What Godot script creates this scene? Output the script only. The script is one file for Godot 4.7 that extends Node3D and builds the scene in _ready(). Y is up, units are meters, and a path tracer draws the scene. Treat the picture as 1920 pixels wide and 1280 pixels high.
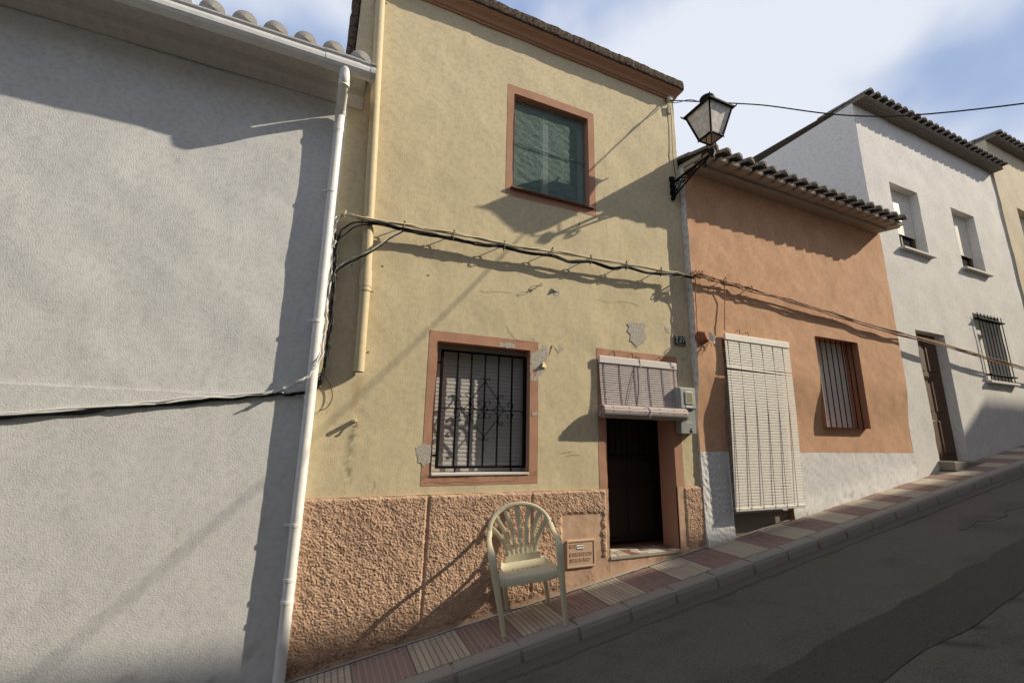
extends Node3D
# A narrow sloping street: a pale yellow house between a white and an orange one, late sun raking from the right.
# x runs along the facades (right), y up, z from the facades towards the street. The yellow facade is z = 0.

const FOCAL := 813.0                      # pixels, for a picture 1280 high
const EYE := Vector3(0, 1.773, 4.0)
const SLOPE := 0.1475                     # the street climbs to the right
const KX := 2.8                           # the sun: (KX, KY, 1) points to it
const KY := 1.8
var ax: Vector3
var ay: Vector3
var az: Vector3
var M := {}
var taken := {}
var nz_big: FastNoiseLite
var nz_mid: FastNoiseLite
var nz_small: FastNoiseLite
var nz_lump: FastNoiseLite
var nz_fine: FastNoiseLite
var nz_stain: FastNoiseLite
var nz_drip: FastNoiseLite
var nz_grit: FastNoiseLite

# ---------------------------------------------------------------- mesh collector
class MB:
	var v := PackedVector3Array()
	var n := PackedVector3Array()
	var c := PackedColorArray()
	var i := PackedInt32Array()
	var col := Color(1, 1, 1)
	func vert(p: Vector3, nn: Vector3) -> int:
		v.push_back(p); n.push_back(nn); c.push_back(col)
		return v.size() - 1
	func ccw(a: int, b: int, d: int) -> void:
		i.push_back(a); i.push_back(d); i.push_back(b)
	func tri(a: Vector3, b: Vector3, d: Vector3) -> void:
		var nn := (b - a).cross(d - a).normalized()
		ccw(vert(a, nn), vert(b, nn), vert(d, nn))
	func quad(a: Vector3, b: Vector3, d: Vector3, e: Vector3) -> void:
		var nn := (d - a).cross(e - b).normalized()
		var k := vert(a, nn)
		vert(b, nn); vert(d, nn); vert(e, nn)
		ccw(k, k + 1, k + 2); ccw(k, k + 2, k + 3)
	func box(mid: Vector3, size: Vector3, turn := Basis(), bev := 0.0) -> void:
		var h := size * 0.5
		var t := Transform3D(turn, mid)
		if bev <= 0.0:
			for s in [-1.0, 1.0]:
				for a in 3:
					var p: Array = [Vector3(), Vector3(), Vector3(), Vector3()]
					var b := (a + 1) % 3
					var d := (a + 2) % 3
					for q in 4:
						var w := Vector3()
						w[a] = h[a] * s
						w[b] = h[b] * (-1.0 if q == 0 or q == 3 else 1.0)
						w[d] = h[d] * (-1.0 if q < 2 else 1.0)
						p[q] = t * w
					if s > 0: quad(p[0], p[1], p[2], p[3])
					else: quad(p[3], p[2], p[1], p[0])
			return
		var k := Vector3(h.x - bev, h.y - bev, h.z - bev)
		for s in [-1.0, 1.0]:
			for a in 3:
				var b := (a + 1) % 3
				var d := (a + 2) % 3
				var p: Array = []
				for q in [[-1.0, -1.0], [1.0, -1.0], [1.0, 1.0], [-1.0, 1.0]]:
					var w := Vector3(); w[a] = h[a] * s; w[b] = k[b] * q[0]; w[d] = k[d] * q[1]
					p.push_back(t * w)
				if s > 0: quad(p[0], p[1], p[2], p[3])
				else: quad(p[3], p[2], p[1], p[0])
		for a in 3:
			var b := (a + 1) % 3
			var d := (a + 2) % 3
			for sb in [-1.0, 1.0]:
				for sd in [-1.0, 1.0]:
					var p: Array = []
					for q in [[-1.0, 0], [1.0, 0], [1.0, 1], [-1.0, 1]]:
						var w := Vector3(); w[a] = k[a] * q[0]
						w[b] = (h[b] if q[1] == 0 else k[b]) * sb
						w[d] = (k[d] if q[1] == 0 else h[d]) * sd
						p.push_back(t * w)
					if sb * sd < 0: quad(p[0], p[1], p[2], p[3])
					else: quad(p[3], p[2], p[1], p[0])
		for sx in [-1.0, 1.0]:
			for sy in [-1.0, 1.0]:
				for sz in [-1.0, 1.0]:
					var a := t * Vector3(h.x * sx, k.y * sy, k.z * sz)
					var b := t * Vector3(k.x * sx, h.y * sy, k.z * sz)
					var d := t * Vector3(k.x * sx, k.y * sy, h.z * sz)
					if sx * sy * sz > 0: tri(a, b, d)
					else: tri(a, d, b)
	# a tube of superelliptic section along a path; w and t are half sizes (number or array)
	func sweep(pts: Array, w, t, hint: Vector3, seg := 8, pw := 1.0, caps := true) -> void:
		var m := pts.size()
		var nn := hint
		var base := v.size()
		var last := Vector3.ZERO
		for k in m:
			var tan: Vector3 = (pts[mini(k + 1, m - 1)] - pts[maxi(k - 1, 0)]).normalized()
			if k > 0 and last.dot(tan) < 0.99999:
				var axis := last.cross(tan)
				if axis.length() > 1e-6:
					nn = nn.rotated(axis.normalized(), last.angle_to(tan))
			nn = (nn - tan * nn.dot(tan)).normalized()
			var s := tan.cross(nn)
			last = tan
			var ww: float = w[k] if w is Array else w
			var tt: float = t[k] if t is Array else t
			for a in seg:
				var an := TAU * (a + 0.5) / seg
				var cx := cos(an)
				var sy := sin(an)
				var px := signf(cx) * pow(absf(cx), pw)
				var py := signf(sy) * pow(absf(sy), pw)
				vert(pts[k] + s * px * ww + nn * py * tt, (s * cx / maxf(ww, 1e-4) + nn * sy / maxf(tt, 1e-4)).normalized())
		for k in m - 1:
			for a in seg:
				var b := (a + 1) % seg
				var p0 := base + k * seg
				var p1 := p0 + seg
				ccw(p0 + a, p1 + b, p0 + b); ccw(p0 + a, p1 + a, p1 + b)
		if caps:
			for e in 2:
				var kk: int = 0 if e == 0 else m - 1
				var dirn: Vector3 = (pts[0] - pts[1]).normalized() if e == 0 else (pts[m - 1] - pts[m - 2]).normalized()
				var cc := vert(pts[kk], dirn)
				var ring := v.size()
				for a in seg: vert(v[base + kk * seg + a], dirn)
				for a in seg:
					var b := (a + 1) % seg
					if e == 0: ccw(cc, ring + a, ring + b)
					else: ccw(cc, ring + b, ring + a)
	func tube(pts: Array, r, seg := 8) -> void:
		var d: Vector3 = (pts[1] - pts[0]).normalized()
		sweep(pts, r, r, Vector3(0, 0, 1) if absf(d.z) < 0.9 else Vector3(0, 1, 0), seg)
	# a polygon (x, y) with thickness between z0 and z1
	func slab(poly: PackedVector2Array, z0: float, z1: float, t := Transform3D()) -> void:
		var p := poly
		if Geometry2D.is_polygon_clockwise(p): p.reverse()
		var tr := Geometry2D.triangulate_polygon(p)
		for k in range(0, tr.size(), 3):
			var a := p[tr[k]]
			var b := p[tr[k + 1]]
			var d := p[tr[k + 2]]
			if (b - a).cross(d - a) < 0:
				var q := b; b = d; d = q
			tri(t * Vector3(a.x, a.y, z1), t * Vector3(b.x, b.y, z1), t * Vector3(d.x, d.y, z1))
			tri(t * Vector3(a.x, a.y, z0), t * Vector3(d.x, d.y, z0), t * Vector3(b.x, b.y, z0))
		for k in p.size():
			var a := p[k]
			var b := p[(k + 1) % p.size()]
			quad(t * Vector3(a.x, a.y, z0), t * Vector3(b.x, b.y, z0), t * Vector3(b.x, b.y, z1), t * Vector3(a.x, a.y, z1))
	# a curved sheet with thickness
	func shell(nu: int, nv: int, f: Callable, thick: float, skip = null) -> void:
		var p: Array = []
		var q: Array = []
		for b in nv + 1:
			for a in nu + 1: p.push_back(f.call(float(a) / nu, float(b) / nv))
		for b in nv + 1:
			for a in nu + 1:
				var du: Vector3 = p[b * (nu + 1) + mini(a + 1, nu)] - p[b * (nu + 1) + maxi(a - 1, 0)]
				var dv: Vector3 = p[mini(b + 1, nv) * (nu + 1) + a] - p[maxi(b - 1, 0) * (nu + 1) + a]
				q.push_back(du.cross(dv).normalized())
		var top := v.size()
		for k in p.size(): vert(p[k] + q[k] * thick * 0.5, q[k])
		var bot := v.size()
		for k in p.size(): vert(p[k] - q[k] * thick * 0.5, -q[k])
		for b in nv:
			for a in nu:
				if skip != null and skip.call(a, b): continue
				var k := b * (nu + 1) + a
				ccw(top + k, top + k + 1, top + k + nu + 2); ccw(top + k, top + k + nu + 2, top + k + nu + 1)
				ccw(bot + k, bot + k + nu + 2, bot + k + 1); ccw(bot + k, bot + k + nu + 1, bot + k + nu + 2)
		for a in nu:
			quad(v[bot + a], v[bot + a + 1], v[top + a + 1], v[top + a])
			var k := nv * (nu + 1) + a
			quad(v[top + k], v[top + k + 1], v[bot + k + 1], v[bot + k])
		for b in nv:
			var k := b * (nu + 1)
			quad(v[top + k], v[top + k + nu + 1], v[bot + k + nu + 1], v[bot + k])
			quad(v[bot + k + nu], v[bot + k + 2 * nu + 1], v[top + k + 2 * nu + 1], v[top + k + nu])
	# a facade sheet over a grid of xs and ys; cells for which skip says so are openings
	func sheet(xs: Array, ys: Array, skip, zf: Callable, cf = null) -> void:
		var nx := xs.size()
		var ny := ys.size()
		var z := PackedFloat32Array()
		for b in ny:
			for a in nx: z.push_back(zf.call(xs[a], ys[b]))
		var base := v.size()
		for b in ny:
			for a in nx:
				var a0 := maxi(a - 1, 0)
				var a1 := mini(a + 1, nx - 1)
				var b0 := maxi(b - 1, 0)
				var b1 := mini(b + 1, ny - 1)
				var dx: float = (z[b * nx + a1] - z[b * nx + a0]) / (xs[a1] - xs[a0])
				var dy: float = (z[b1 * nx + a] - z[b0 * nx + a]) / (ys[b1] - ys[b0])
				if cf != null: col = cf.call(xs[a], ys[b])
				vert(Vector3(xs[a], ys[b], z[b * nx + a]), Vector3(-dx, -dy, 1).normalized())
		for b in ny - 1:
			for a in nx - 1:
				if skip != null and skip.call((xs[a] + xs[a + 1]) * 0.5, (ys[b] + ys[b + 1]) * 0.5): continue
				var k := base + b * nx + a
				ccw(k, k + 1, k + nx + 1); ccw(k, k + nx + 1, k + nx)
	func mesh() -> ArrayMesh:
		var arr := []
		arr.resize(Mesh.ARRAY_MAX)
		arr[Mesh.ARRAY_VERTEX] = v; arr[Mesh.ARRAY_NORMAL] = n; arr[Mesh.ARRAY_COLOR] = c; arr[Mesh.ARRAY_INDEX] = i
		var m := ArrayMesh.new()
		m.add_surface_from_arrays(Mesh.PRIMITIVE_TRIANGLES, arr)
		return m

# ---------------------------------------------------------------- naming and parenting
func numbered(called: String) -> String:
	var k: int = taken.get(called, 0)
	taken[called] = k + 1
	return called if k == 0 else "%s_%03d" % [called, k]

func thing(called: String, label: String, category: String, at := Vector3.ZERO, group := "") -> Node3D:
	var o := Node3D.new()
	o.name = numbered(called)
	add_child(o)
	o.position = at
	o.set_meta("label", label); o.set_meta("category", category)
	if group: o.set_meta("group", group)
	return o

# meshes are written in the place's own metres; a part hangs under its thing at the offset that keeps it there
func part(called: String, mb: MB, m: Material, parent: Node3D) -> MeshInstance3D:
	return put(called, mb.mesh(), m, parent, Transform3D())

func put(called: String, mesh: Mesh, m: Material, parent: Node3D, t: Transform3D) -> MeshInstance3D:
	var o := MeshInstance3D.new()
	o.name = called
	o.mesh = mesh
	o.material_override = m
	parent.add_child(o, true)
	o.global_transform = t
	o.cast_shadow = GeometryInstance3D.SHADOW_CASTING_SETTING_ON
	return o

func structure(called: String, mb: MB, m: Material) -> MeshInstance3D:
	var o := part(called, mb, m, self)
	o.set_meta("kind", "structure")
	return o

# ---------------------------------------------------------------- pixels to places
func ray(px: float, py: float) -> Vector3:
	var d := Vector3(px - 960.0, py - 640.0, FOCAL)
	return Vector3(ax.dot(d), ay.dot(d), az.dot(d))

func P(px: float, py: float, z := 0.0) -> Vector3:
	var d := ray(px, py)
	return EYE + d * ((z - EYE.z) / d.z)

func Q(px: float, py: float, z := 0.0) -> Vector2:
	var p := P(px, py, z)
	return Vector2(p.x, p.y)

func path(px: Array, z := 0.0) -> Array:
	var r := []
	for p in px: r.push_back(P(p[0], p[1], p[2] if p.size() > 2 else z))
	return r

func smooth(pts: Array, per := 6) -> Array:
	var r := []
	for k in pts.size() - 1:
		var a = pts[maxi(k - 1, 0)]
		var d = pts[mini(k + 2, pts.size() - 1)]
		for s in per: r.push_back(pts[k].cubic_interpolate(pts[k + 1], a, d, float(s) / per))
	r.push_back(pts[pts.size() - 1])
	return r

func span(a: float, b: float, step: float) -> Array:
	var k := maxi(1, ceili((b - a) / step))
	var r := []
	for j in k: r.push_back(lerpf(a, b, float(j) / k))
	return r

func cuts(list: Array, step: float) -> Array:
	list.sort()
	var r := []
	for k in list.size() - 1:
		if list[k + 1] - list[k] > 0.0005: r.append_array(span(list[k], list[k + 1], step))
	r.push_back(list[list.size() - 1])
	return r

func ground_y(x: float) -> float:
	return SLOPE * x

# ---------------------------------------------------------------- textures and materials
func noise(kind: int, freq: float, seed_: int, oct := 3) -> FastNoiseLite:
	var f := FastNoiseLite.new()
	f.noise_type = kind as FastNoiseLite.NoiseType
	f.frequency = freq
	f.seed = seed_
	f.fractal_octaves = oct
	f.fractal_type = FastNoiseLite.FRACTAL_FBM if oct > 1 else FastNoiseLite.FRACTAL_NONE
	return f

func tex(f: FastNoiseLite, size: int, lo: float, hi: float, power := 1.0) -> ImageTexture:
	var im := f.get_seamless_image(size, size)
	im.convert(Image.FORMAT_L8)
	var b := im.get_data()
	var lut := PackedByteArray()
	for k in 256: lut.push_back(int(clampf(lerpf(lo, hi, pow(k / 255.0, power)), 0, 1) * 255))
	for k in b.size(): b[k] = lut[b[k]]
	var o := Image.create_from_data(size, size, false, Image.FORMAT_L8, b)
	o.convert(Image.FORMAT_RGB8)
	return ImageTexture.create_from_image(o)

func mat(c: Color, rough := 0.9, opt := {}) -> StandardMaterial3D:
	var m := StandardMaterial3D.new()
	m.albedo_color = c.linear_to_srgb()
	m.roughness = rough
	m.metallic = opt.get("metal", 0.0)
	m.metallic_specular = opt.get("spec", 0.4)
	if opt.get("vcol", false): m.vertex_color_use_as_albedo = true
	if opt.has("bump"):
		m.heightmap_enabled = true
		m.heightmap_texture = opt.bump
		m.heightmap_scale = opt.get("relief", 0.2)
	if opt.has("grain"): m.albedo_texture = opt.grain
	if opt.has("bump") or opt.has("grain"):
		m.uv1_triplanar = true
		m.uv1_world_triplanar = true
		m.uv1_scale = Vector3.ONE / opt.get("tile", 1.0)
	return m

func materials() -> void:
	var S := FastNoiseLite.TYPE_SIMPLEX_SMOOTH
	nz_big = noise(S, 0.9, 11, 3)
	nz_mid = noise(S, 4.5, 12, 3)
	nz_small = noise(S, 14.0, 13, 2)
	nz_lump = noise(S, 62.0, 14, 3)
	nz_fine = noise(S, 95.0, 15, 2)
	nz_stain = noise(S, 2.2, 16, 4)
	nz_drip = noise(S, 9.0, 17, 2)
	nz_grit = noise(FastNoiseLite.TYPE_VALUE, 90.0, 18, 1)
	var stucco := tex(noise(S, 0.048, 21, 3), 1024, 0.0, 1.0)
	var stucco2 := tex(noise(S, 0.05, 22, 3), 1024, 0.0, 1.0)
	var speck := tex(noise(S, 0.06, 23, 4), 1024, 0.80, 1.12)
	var soft := tex(noise(S, 0.012, 24, 5), 1024, 0.93, 1.05)
	var tar := tex(noise(FastNoiseLite.TYPE_CELLULAR, 0.11, 25, 1), 1024, 0.0, 1.0)
	var tarc := tex(noise(FastNoiseLite.TYPE_VALUE_CUBIC, 0.17, 26, 3), 1024, 0.6, 1.38)
	M.yellow = mat(Color(1, 1, 1), 0.92, {vcol = true, bump = stucco, relief = 0.10, grain = soft, tile = 1.0, spec = 0.25})
	M.band = mat(Color(1, 1, 1), 0.9, {vcol = true, bump = stucco2, relief = 0.05, grain = speck, tile = 0.9, spec = 0.25})
	M.plinth = mat(Color(1, 1, 1), 0.95, {vcol = true, bump = stucco2, relief = 0.14, grain = speck, tile = 0.45, spec = 0.2})
	M.salmon = mat(Color(0.46, 0.26, 0.175), 0.9, {bump = stucco2, relief = 0.05, grain = speck, tile = 1.1, spec = 0.25})
	M.cap = mat(Color(0.115, 0.088, 0.068), 0.97, {bump = stucco2, relief = 0.3, grain = tex(noise(S, 0.03, 27, 5), 512, 0.35, 1.7, 1.3), tile = 0.8, spec = 0.15})
	M.orange = mat(Color(1, 1, 1), 0.92, {vcol = true, bump = stucco, relief = 0.12, grain = soft, tile = 1.1, spec = 0.25})
	M.white = mat(Color(1, 1, 1), 0.93, {vcol = true, bump = stucco2, relief = 0.13, grain = soft, tile = 0.8, spec = 0.25})
	M.whitewash = mat(Color(1, 1, 1), 0.95, {vcol = true, bump = stucco2, relief = 0.12, grain = soft, tile = 0.7, spec = 0.2})
	M.plaster = mat(Color(0.53, 0.485, 0.41), 0.95, {bump = stucco2, relief = 0.18, grain = tex(noise(S, 0.05, 28, 5), 512, 0.62, 1.22), tile = 0.5, spec = 0.2})
	M.mortar = mat(Color(0.40, 0.365, 0.31), 0.95, {bump = stucco2, relief = 0.18, grain = speck, tile = 0.5, spec = 0.2})
	M.flank = mat(Color(0.68, 0.65, 0.61), 0.95, {bump = stucco2, relief = 0.18, grain = tex(noise(S, 0.012, 29, 4), 512, 0.78, 1.1), tile = 0.6, spec = 0.2})
	M.crack = mat(Color(0.20, 0.145, 0.09), 1.0)
	M.yellow_pipe = mat(Color(0.50, 0.415, 0.255), 0.62, {grain = soft, tile = 0.9, spec = 0.45})
	M.white_pvc = mat(Color(0.74, 0.73, 0.70), 0.42, {grain = soft, tile = 1.4, spec = 0.5})
	M.grey_pvc = mat(Color(0.55, 0.54, 0.52), 0.4, {grain = soft, tile = 1.4, spec = 0.5})
	M.black_cable = mat(Color(0.012, 0.012, 0.012), 0.5)
	M.cream_cable = mat(Color(0.60, 0.52, 0.34), 0.7)
	M.white_cable = mat(Color(0.62, 0.61, 0.58), 0.6)
	M.rust_cable = mat(Color(0.30, 0.15, 0.085), 0.8)
	M.clip = mat(Color(0.22, 0.17, 0.10), 0.8)
	M.iron = mat(Color(0.006, 0.006, 0.007), 0.7, {spec = 0.2})
	M.black_paint = mat(Color(0.007, 0.007, 0.008), 0.62, {spec = 0.25})
	M.shutter = mat(Color(0.43, 0.415, 0.395), 0.6, {grain = soft, tile = 0.7})
	M.shutter_rail = mat(Color(0.30, 0.27, 0.24), 0.6)
	M.stone_sill = mat(Color(0.62, 0.58, 0.52), 0.8, {grain = speck, tile = 0.4})
	M.brown_sill = mat(Color(0.16, 0.075, 0.05), 0.7, {grain = speck, tile = 0.4})
	M.terracotta = mat(Color(0.17, 0.085, 0.055), 0.6, {grain = speck, tile = 0.6})
	M.door = mat(Color(0.020, 0.013, 0.009), 0.6, {grain = soft, tile = 0.4})
	M.door_panel = mat(Color(0.024, 0.016, 0.011), 0.6, {grain = soft, tile = 0.4})
	M.blind = mat(Color(0.49, 0.435, 0.425), 0.5, {grain = soft, tile = 0.8})
	M.blind_roll = mat(Color(0.42, 0.35, 0.335), 0.6, {grain = soft, tile = 0.8})
	M.blind_head = mat(Color(0.66, 0.61, 0.57), 0.55, {grain = soft, tile = 0.6})
	M.cord = mat(Color(0.62, 0.60, 0.55), 0.9)
	M.dark_cord = mat(Color(0.06, 0.045, 0.04), 0.9)
	M.ivory_blind = mat(Color(0.78, 0.74, 0.66), 0.5, {grain = soft, tile = 0.8})
	M.meter = mat(Color(0.36, 0.36, 0.35), 0.55, {grain = soft, tile = 0.35})
	M.meter_old = mat(Color(0.33, 0.33, 0.32), 0.8, {grain = speck, tile = 0.5})
	M.meter_glass = mat(Color(0.30, 0.28, 0.18), 0.12, {spec = 0.6})
	M.meter_rim = mat(Color(0.52, 0.50, 0.42), 0.5)
	M.number = mat(Color(0.010, 0.022, 0.020), 0.25, {spec = 0.6})
	M.enamel = mat(Color(0.70, 0.72, 0.68), 0.35)
	M.hatch = mat(Color(0.585, 0.405, 0.28), 0.85, {grain = speck, tile = 0.5})
	M.hole_shade = mat(Color(0.035, 0.03, 0.026), 0.8)  # near-black painted in place of the shade inside bolt holes and keyhole
	M.chair = mat(Color(0.62, 0.56, 0.385), 0.42, {grain = soft, tile = 0.45, spec = 0.5})
	M.tile = mat(Color(1, 1, 1), 0.85, {vcol = true, bump = stucco2, relief = 0.12, grain = speck, tile = 0.6, spec = 0.3})
	M.kerb = mat(Color(0.34, 0.312, 0.262), 0.9, {bump = stucco2, relief = 0.07, grain = speck, tile = 0.7, spec = 0.3})
	M.asphalt = mat(Color(0.145, 0.130, 0.108), 0.93, {vcol = true, bump = tar, relief = 0.12, grain = tarc, tile = 1.3, spec = 0.3})
	M.asphalt_old = mat(Color(0.155, 0.137, 0.113), 0.96, {bump = tar, relief = 0.5, grain = tarc, tile = 1.1, spec = 0.25})
	M.earth = mat(Color(0.16, 0.13, 0.10), 1.0)
	M.roof_tile = mat(Color(0.27, 0.235, 0.195), 0.96, {bump = stucco2, relief = 0.18, grain = tex(noise(S, 0.025, 30, 5), 512, 0.45, 1.4), tile = 0.5, spec = 0.2})
	M.mortar_tile = mat(Color(0.50, 0.48, 0.44), 0.97, {bump = stucco2, relief = 0.35, grain = speck, tile = 0.35, spec = 0.15})
	M.eave_brick = mat(Color(0.50, 0.415, 0.335), 0.93, {bump = stucco2, relief = 0.08, grain = speck, tile = 0.5, spec = 0.2})
	M.brick_red = mat(Color(0.33, 0.145, 0.09), 0.9, {bump = stucco2, relief = 0.08, grain = speck, tile = 0.5, spec = 0.2})
	M.soffit = mat(Color(0.60, 0.55, 0.49), 0.9, {bump = stucco2, relief = 0.05, grain = soft, tile = 1.0, spec = 0.25})
	M.concrete = mat(Color(0.26, 0.235, 0.195), 0.95, {bump = stucco2, relief = 0.12, grain = speck, tile = 0.6, spec = 0.2})
	M.frosted = mat(Color(0.93, 0.90, 0.84), 0.35, {spec = 0.5, grain = tex(noise(S, 0.02, 31, 4), 256, 0.82, 1.05), tile = 0.4})
	M.frosted.backlight_enabled = true
	M.frosted.backlight = Color(0.62, 0.60, 0.57)
	M.frosted.transparency = BaseMaterial3D.TRANSPARENCY_ALPHA
	M.frosted.albedo_color.a = 0.88
	M.frosted_warm = mat(Color(0.55, 0.42, 0.31), 0.35, {spec = 0.5})
	M.frosted_warm.backlight_enabled = true
	M.frosted_warm.backlight = Color(0.6, 0.5, 0.4)
	M.window_white = mat(Color(0.80, 0.81, 0.79), 0.5)
	M.glass = mat(Color(0.012, 0.018, 0.018), 0.06, {spec = 0.6})
	M.net = mat(Color(0.185, 0.27, 0.235), 0.8, {bump = tex(noise(S, 0.09, 33, 2), 512, 0, 1), relief = 0.15, grain = tex(noise(S, 0.03, 32, 3), 512, 0.75, 1.15), tile = 0.5, spec = 0.2})
	M.net.transparency = BaseMaterial3D.TRANSPARENCY_ALPHA
	M.net.albedo_color.a = 0.47
	M.porcelain = mat(Color(0.55, 0.52, 0.46), 0.3)
	M.opposite = mat(Color(0.52, 0.47, 0.39), 0.93, {grain = soft, tile = 2.0})
	M.opposite_white = mat(Color(0.66, 0.64, 0.60), 0.93, {grain = soft, tile = 2.0})
	M.litter = mat(Color(0.11, 0.07, 0.04), 0.9)
	M.wood = mat(Color(0.11, 0.06, 0.035), 0.6, {grain = soft, tile = 0.5})

# ---------------------------------------------------------------- the scene
func _ready() -> void:
	ax = Vector3(1953, 218, 813).normalized()
	ay = Vector3(71, -3668, 813)
	ay = (ay - ax * ay.dot(ax)).normalized()
	az = ax.cross(ay)
	var cam := Camera3D.new()
	cam.name = "camera"
	add_child(cam)
	cam.fov = rad_to_deg(2.0 * atan(640.0 / FOCAL))
	cam.near = 0.05
	cam.far = 900.0
	cam.transform = Transform3D(Basis(Vector3(ax.x, ay.x, az.x), -Vector3(ax.y, ay.y, az.y), -Vector3(ax.z, ay.z, az.z)), EYE)
	cam.current = true

	var sun := DirectionalLight3D.new()
	sun.name = "sun"
	add_child(sun)
	sun.look_at_from_position(Vector3(KX, KY, 1) * 10.0, Vector3.ZERO, Vector3.UP)
	sun.light_energy = 1.6
	sun.light_color = Color(1.0, 0.95, 0.86)
	sun.light_angular_distance = 0.55
	sun.shadow_enabled = true

	var we := WorldEnvironment.new()
	we.name = "environment"
	var env := Environment.new()
	env.background_mode = Environment.BG_SKY
	env.sky = Sky.new()
	env.sky.sky_material = sky_material()
	env.background_energy_multiplier = 1.0
	env.tonemap_mode = Environment.TONE_MAPPER_LINEAR
	env.tonemap_exposure = 1.3
	env.sdfgi_enabled = true
	env.ssao_enabled = true
	env.ssil_enabled = true
	we.environment = env
	add_child(we)

	materials()
	street()
	yellow_house()
	white_house()
	orange_house()
	far_houses()
	opposite_houses()
	door_blind()
	meter_box()
	number_plate()
	hatch()
	street_lamp()
	chair()
	cables()
	small_things()

func sky_material() -> Material:
	var w := 1024
	var h := 512
	var f := noise(FastNoiseLite.TYPE_SIMPLEX_SMOOTH, 1.1, 315, 5)
	var wisp := noise(FastNoiseLite.TYPE_SIMPLEX_SMOOTH, 3.2, 316, 5)
	var b := PackedByteArray()
	b.resize(w * h * 3)
	for y in h:
		var el := (0.5 - (y + 0.5) / h) * PI
		for x in w:
			var a := (float(x) / w) * TAU
			var d := Vector3(sin(a) * cos(el), sin(el), -cos(a) * cos(el))
			var c := Color(0.30, 0.34, 0.38)
			if d.y > -0.02:
				var up := clampf(d.y, 0, 1)
				c = Color(0.46, 0.53, 0.66).lerp(Color(0.20, 0.29, 0.50), pow(up, 0.6))
				var q := Vector3(d.x, d.y * 2.0, d.z) / (0.35 + up)
				var m := f.get_noise_3dv(q * 0.9) + 0.45 * wisp.get_noise_3dv(q)
				m = smoothstep(-0.32, 0.42, m)
				c = c.lerp(Color(0.63, 0.66, 0.725), m * 0.96)
			var k := (y * w + x) * 3
			var s := c.linear_to_srgb()
			b[k] = int(clampf(s.r, 0, 1) * 255); b[k + 1] = int(clampf(s.g, 0, 1) * 255); b[k + 2] = int(clampf(s.b, 0, 1) * 255)
	var m := PanoramaSkyMaterial.new()
	m.panorama = ImageTexture.create_from_image(Image.create_from_data(w, h, false, Image.FORMAT_RGB8, b))
	return m

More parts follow.
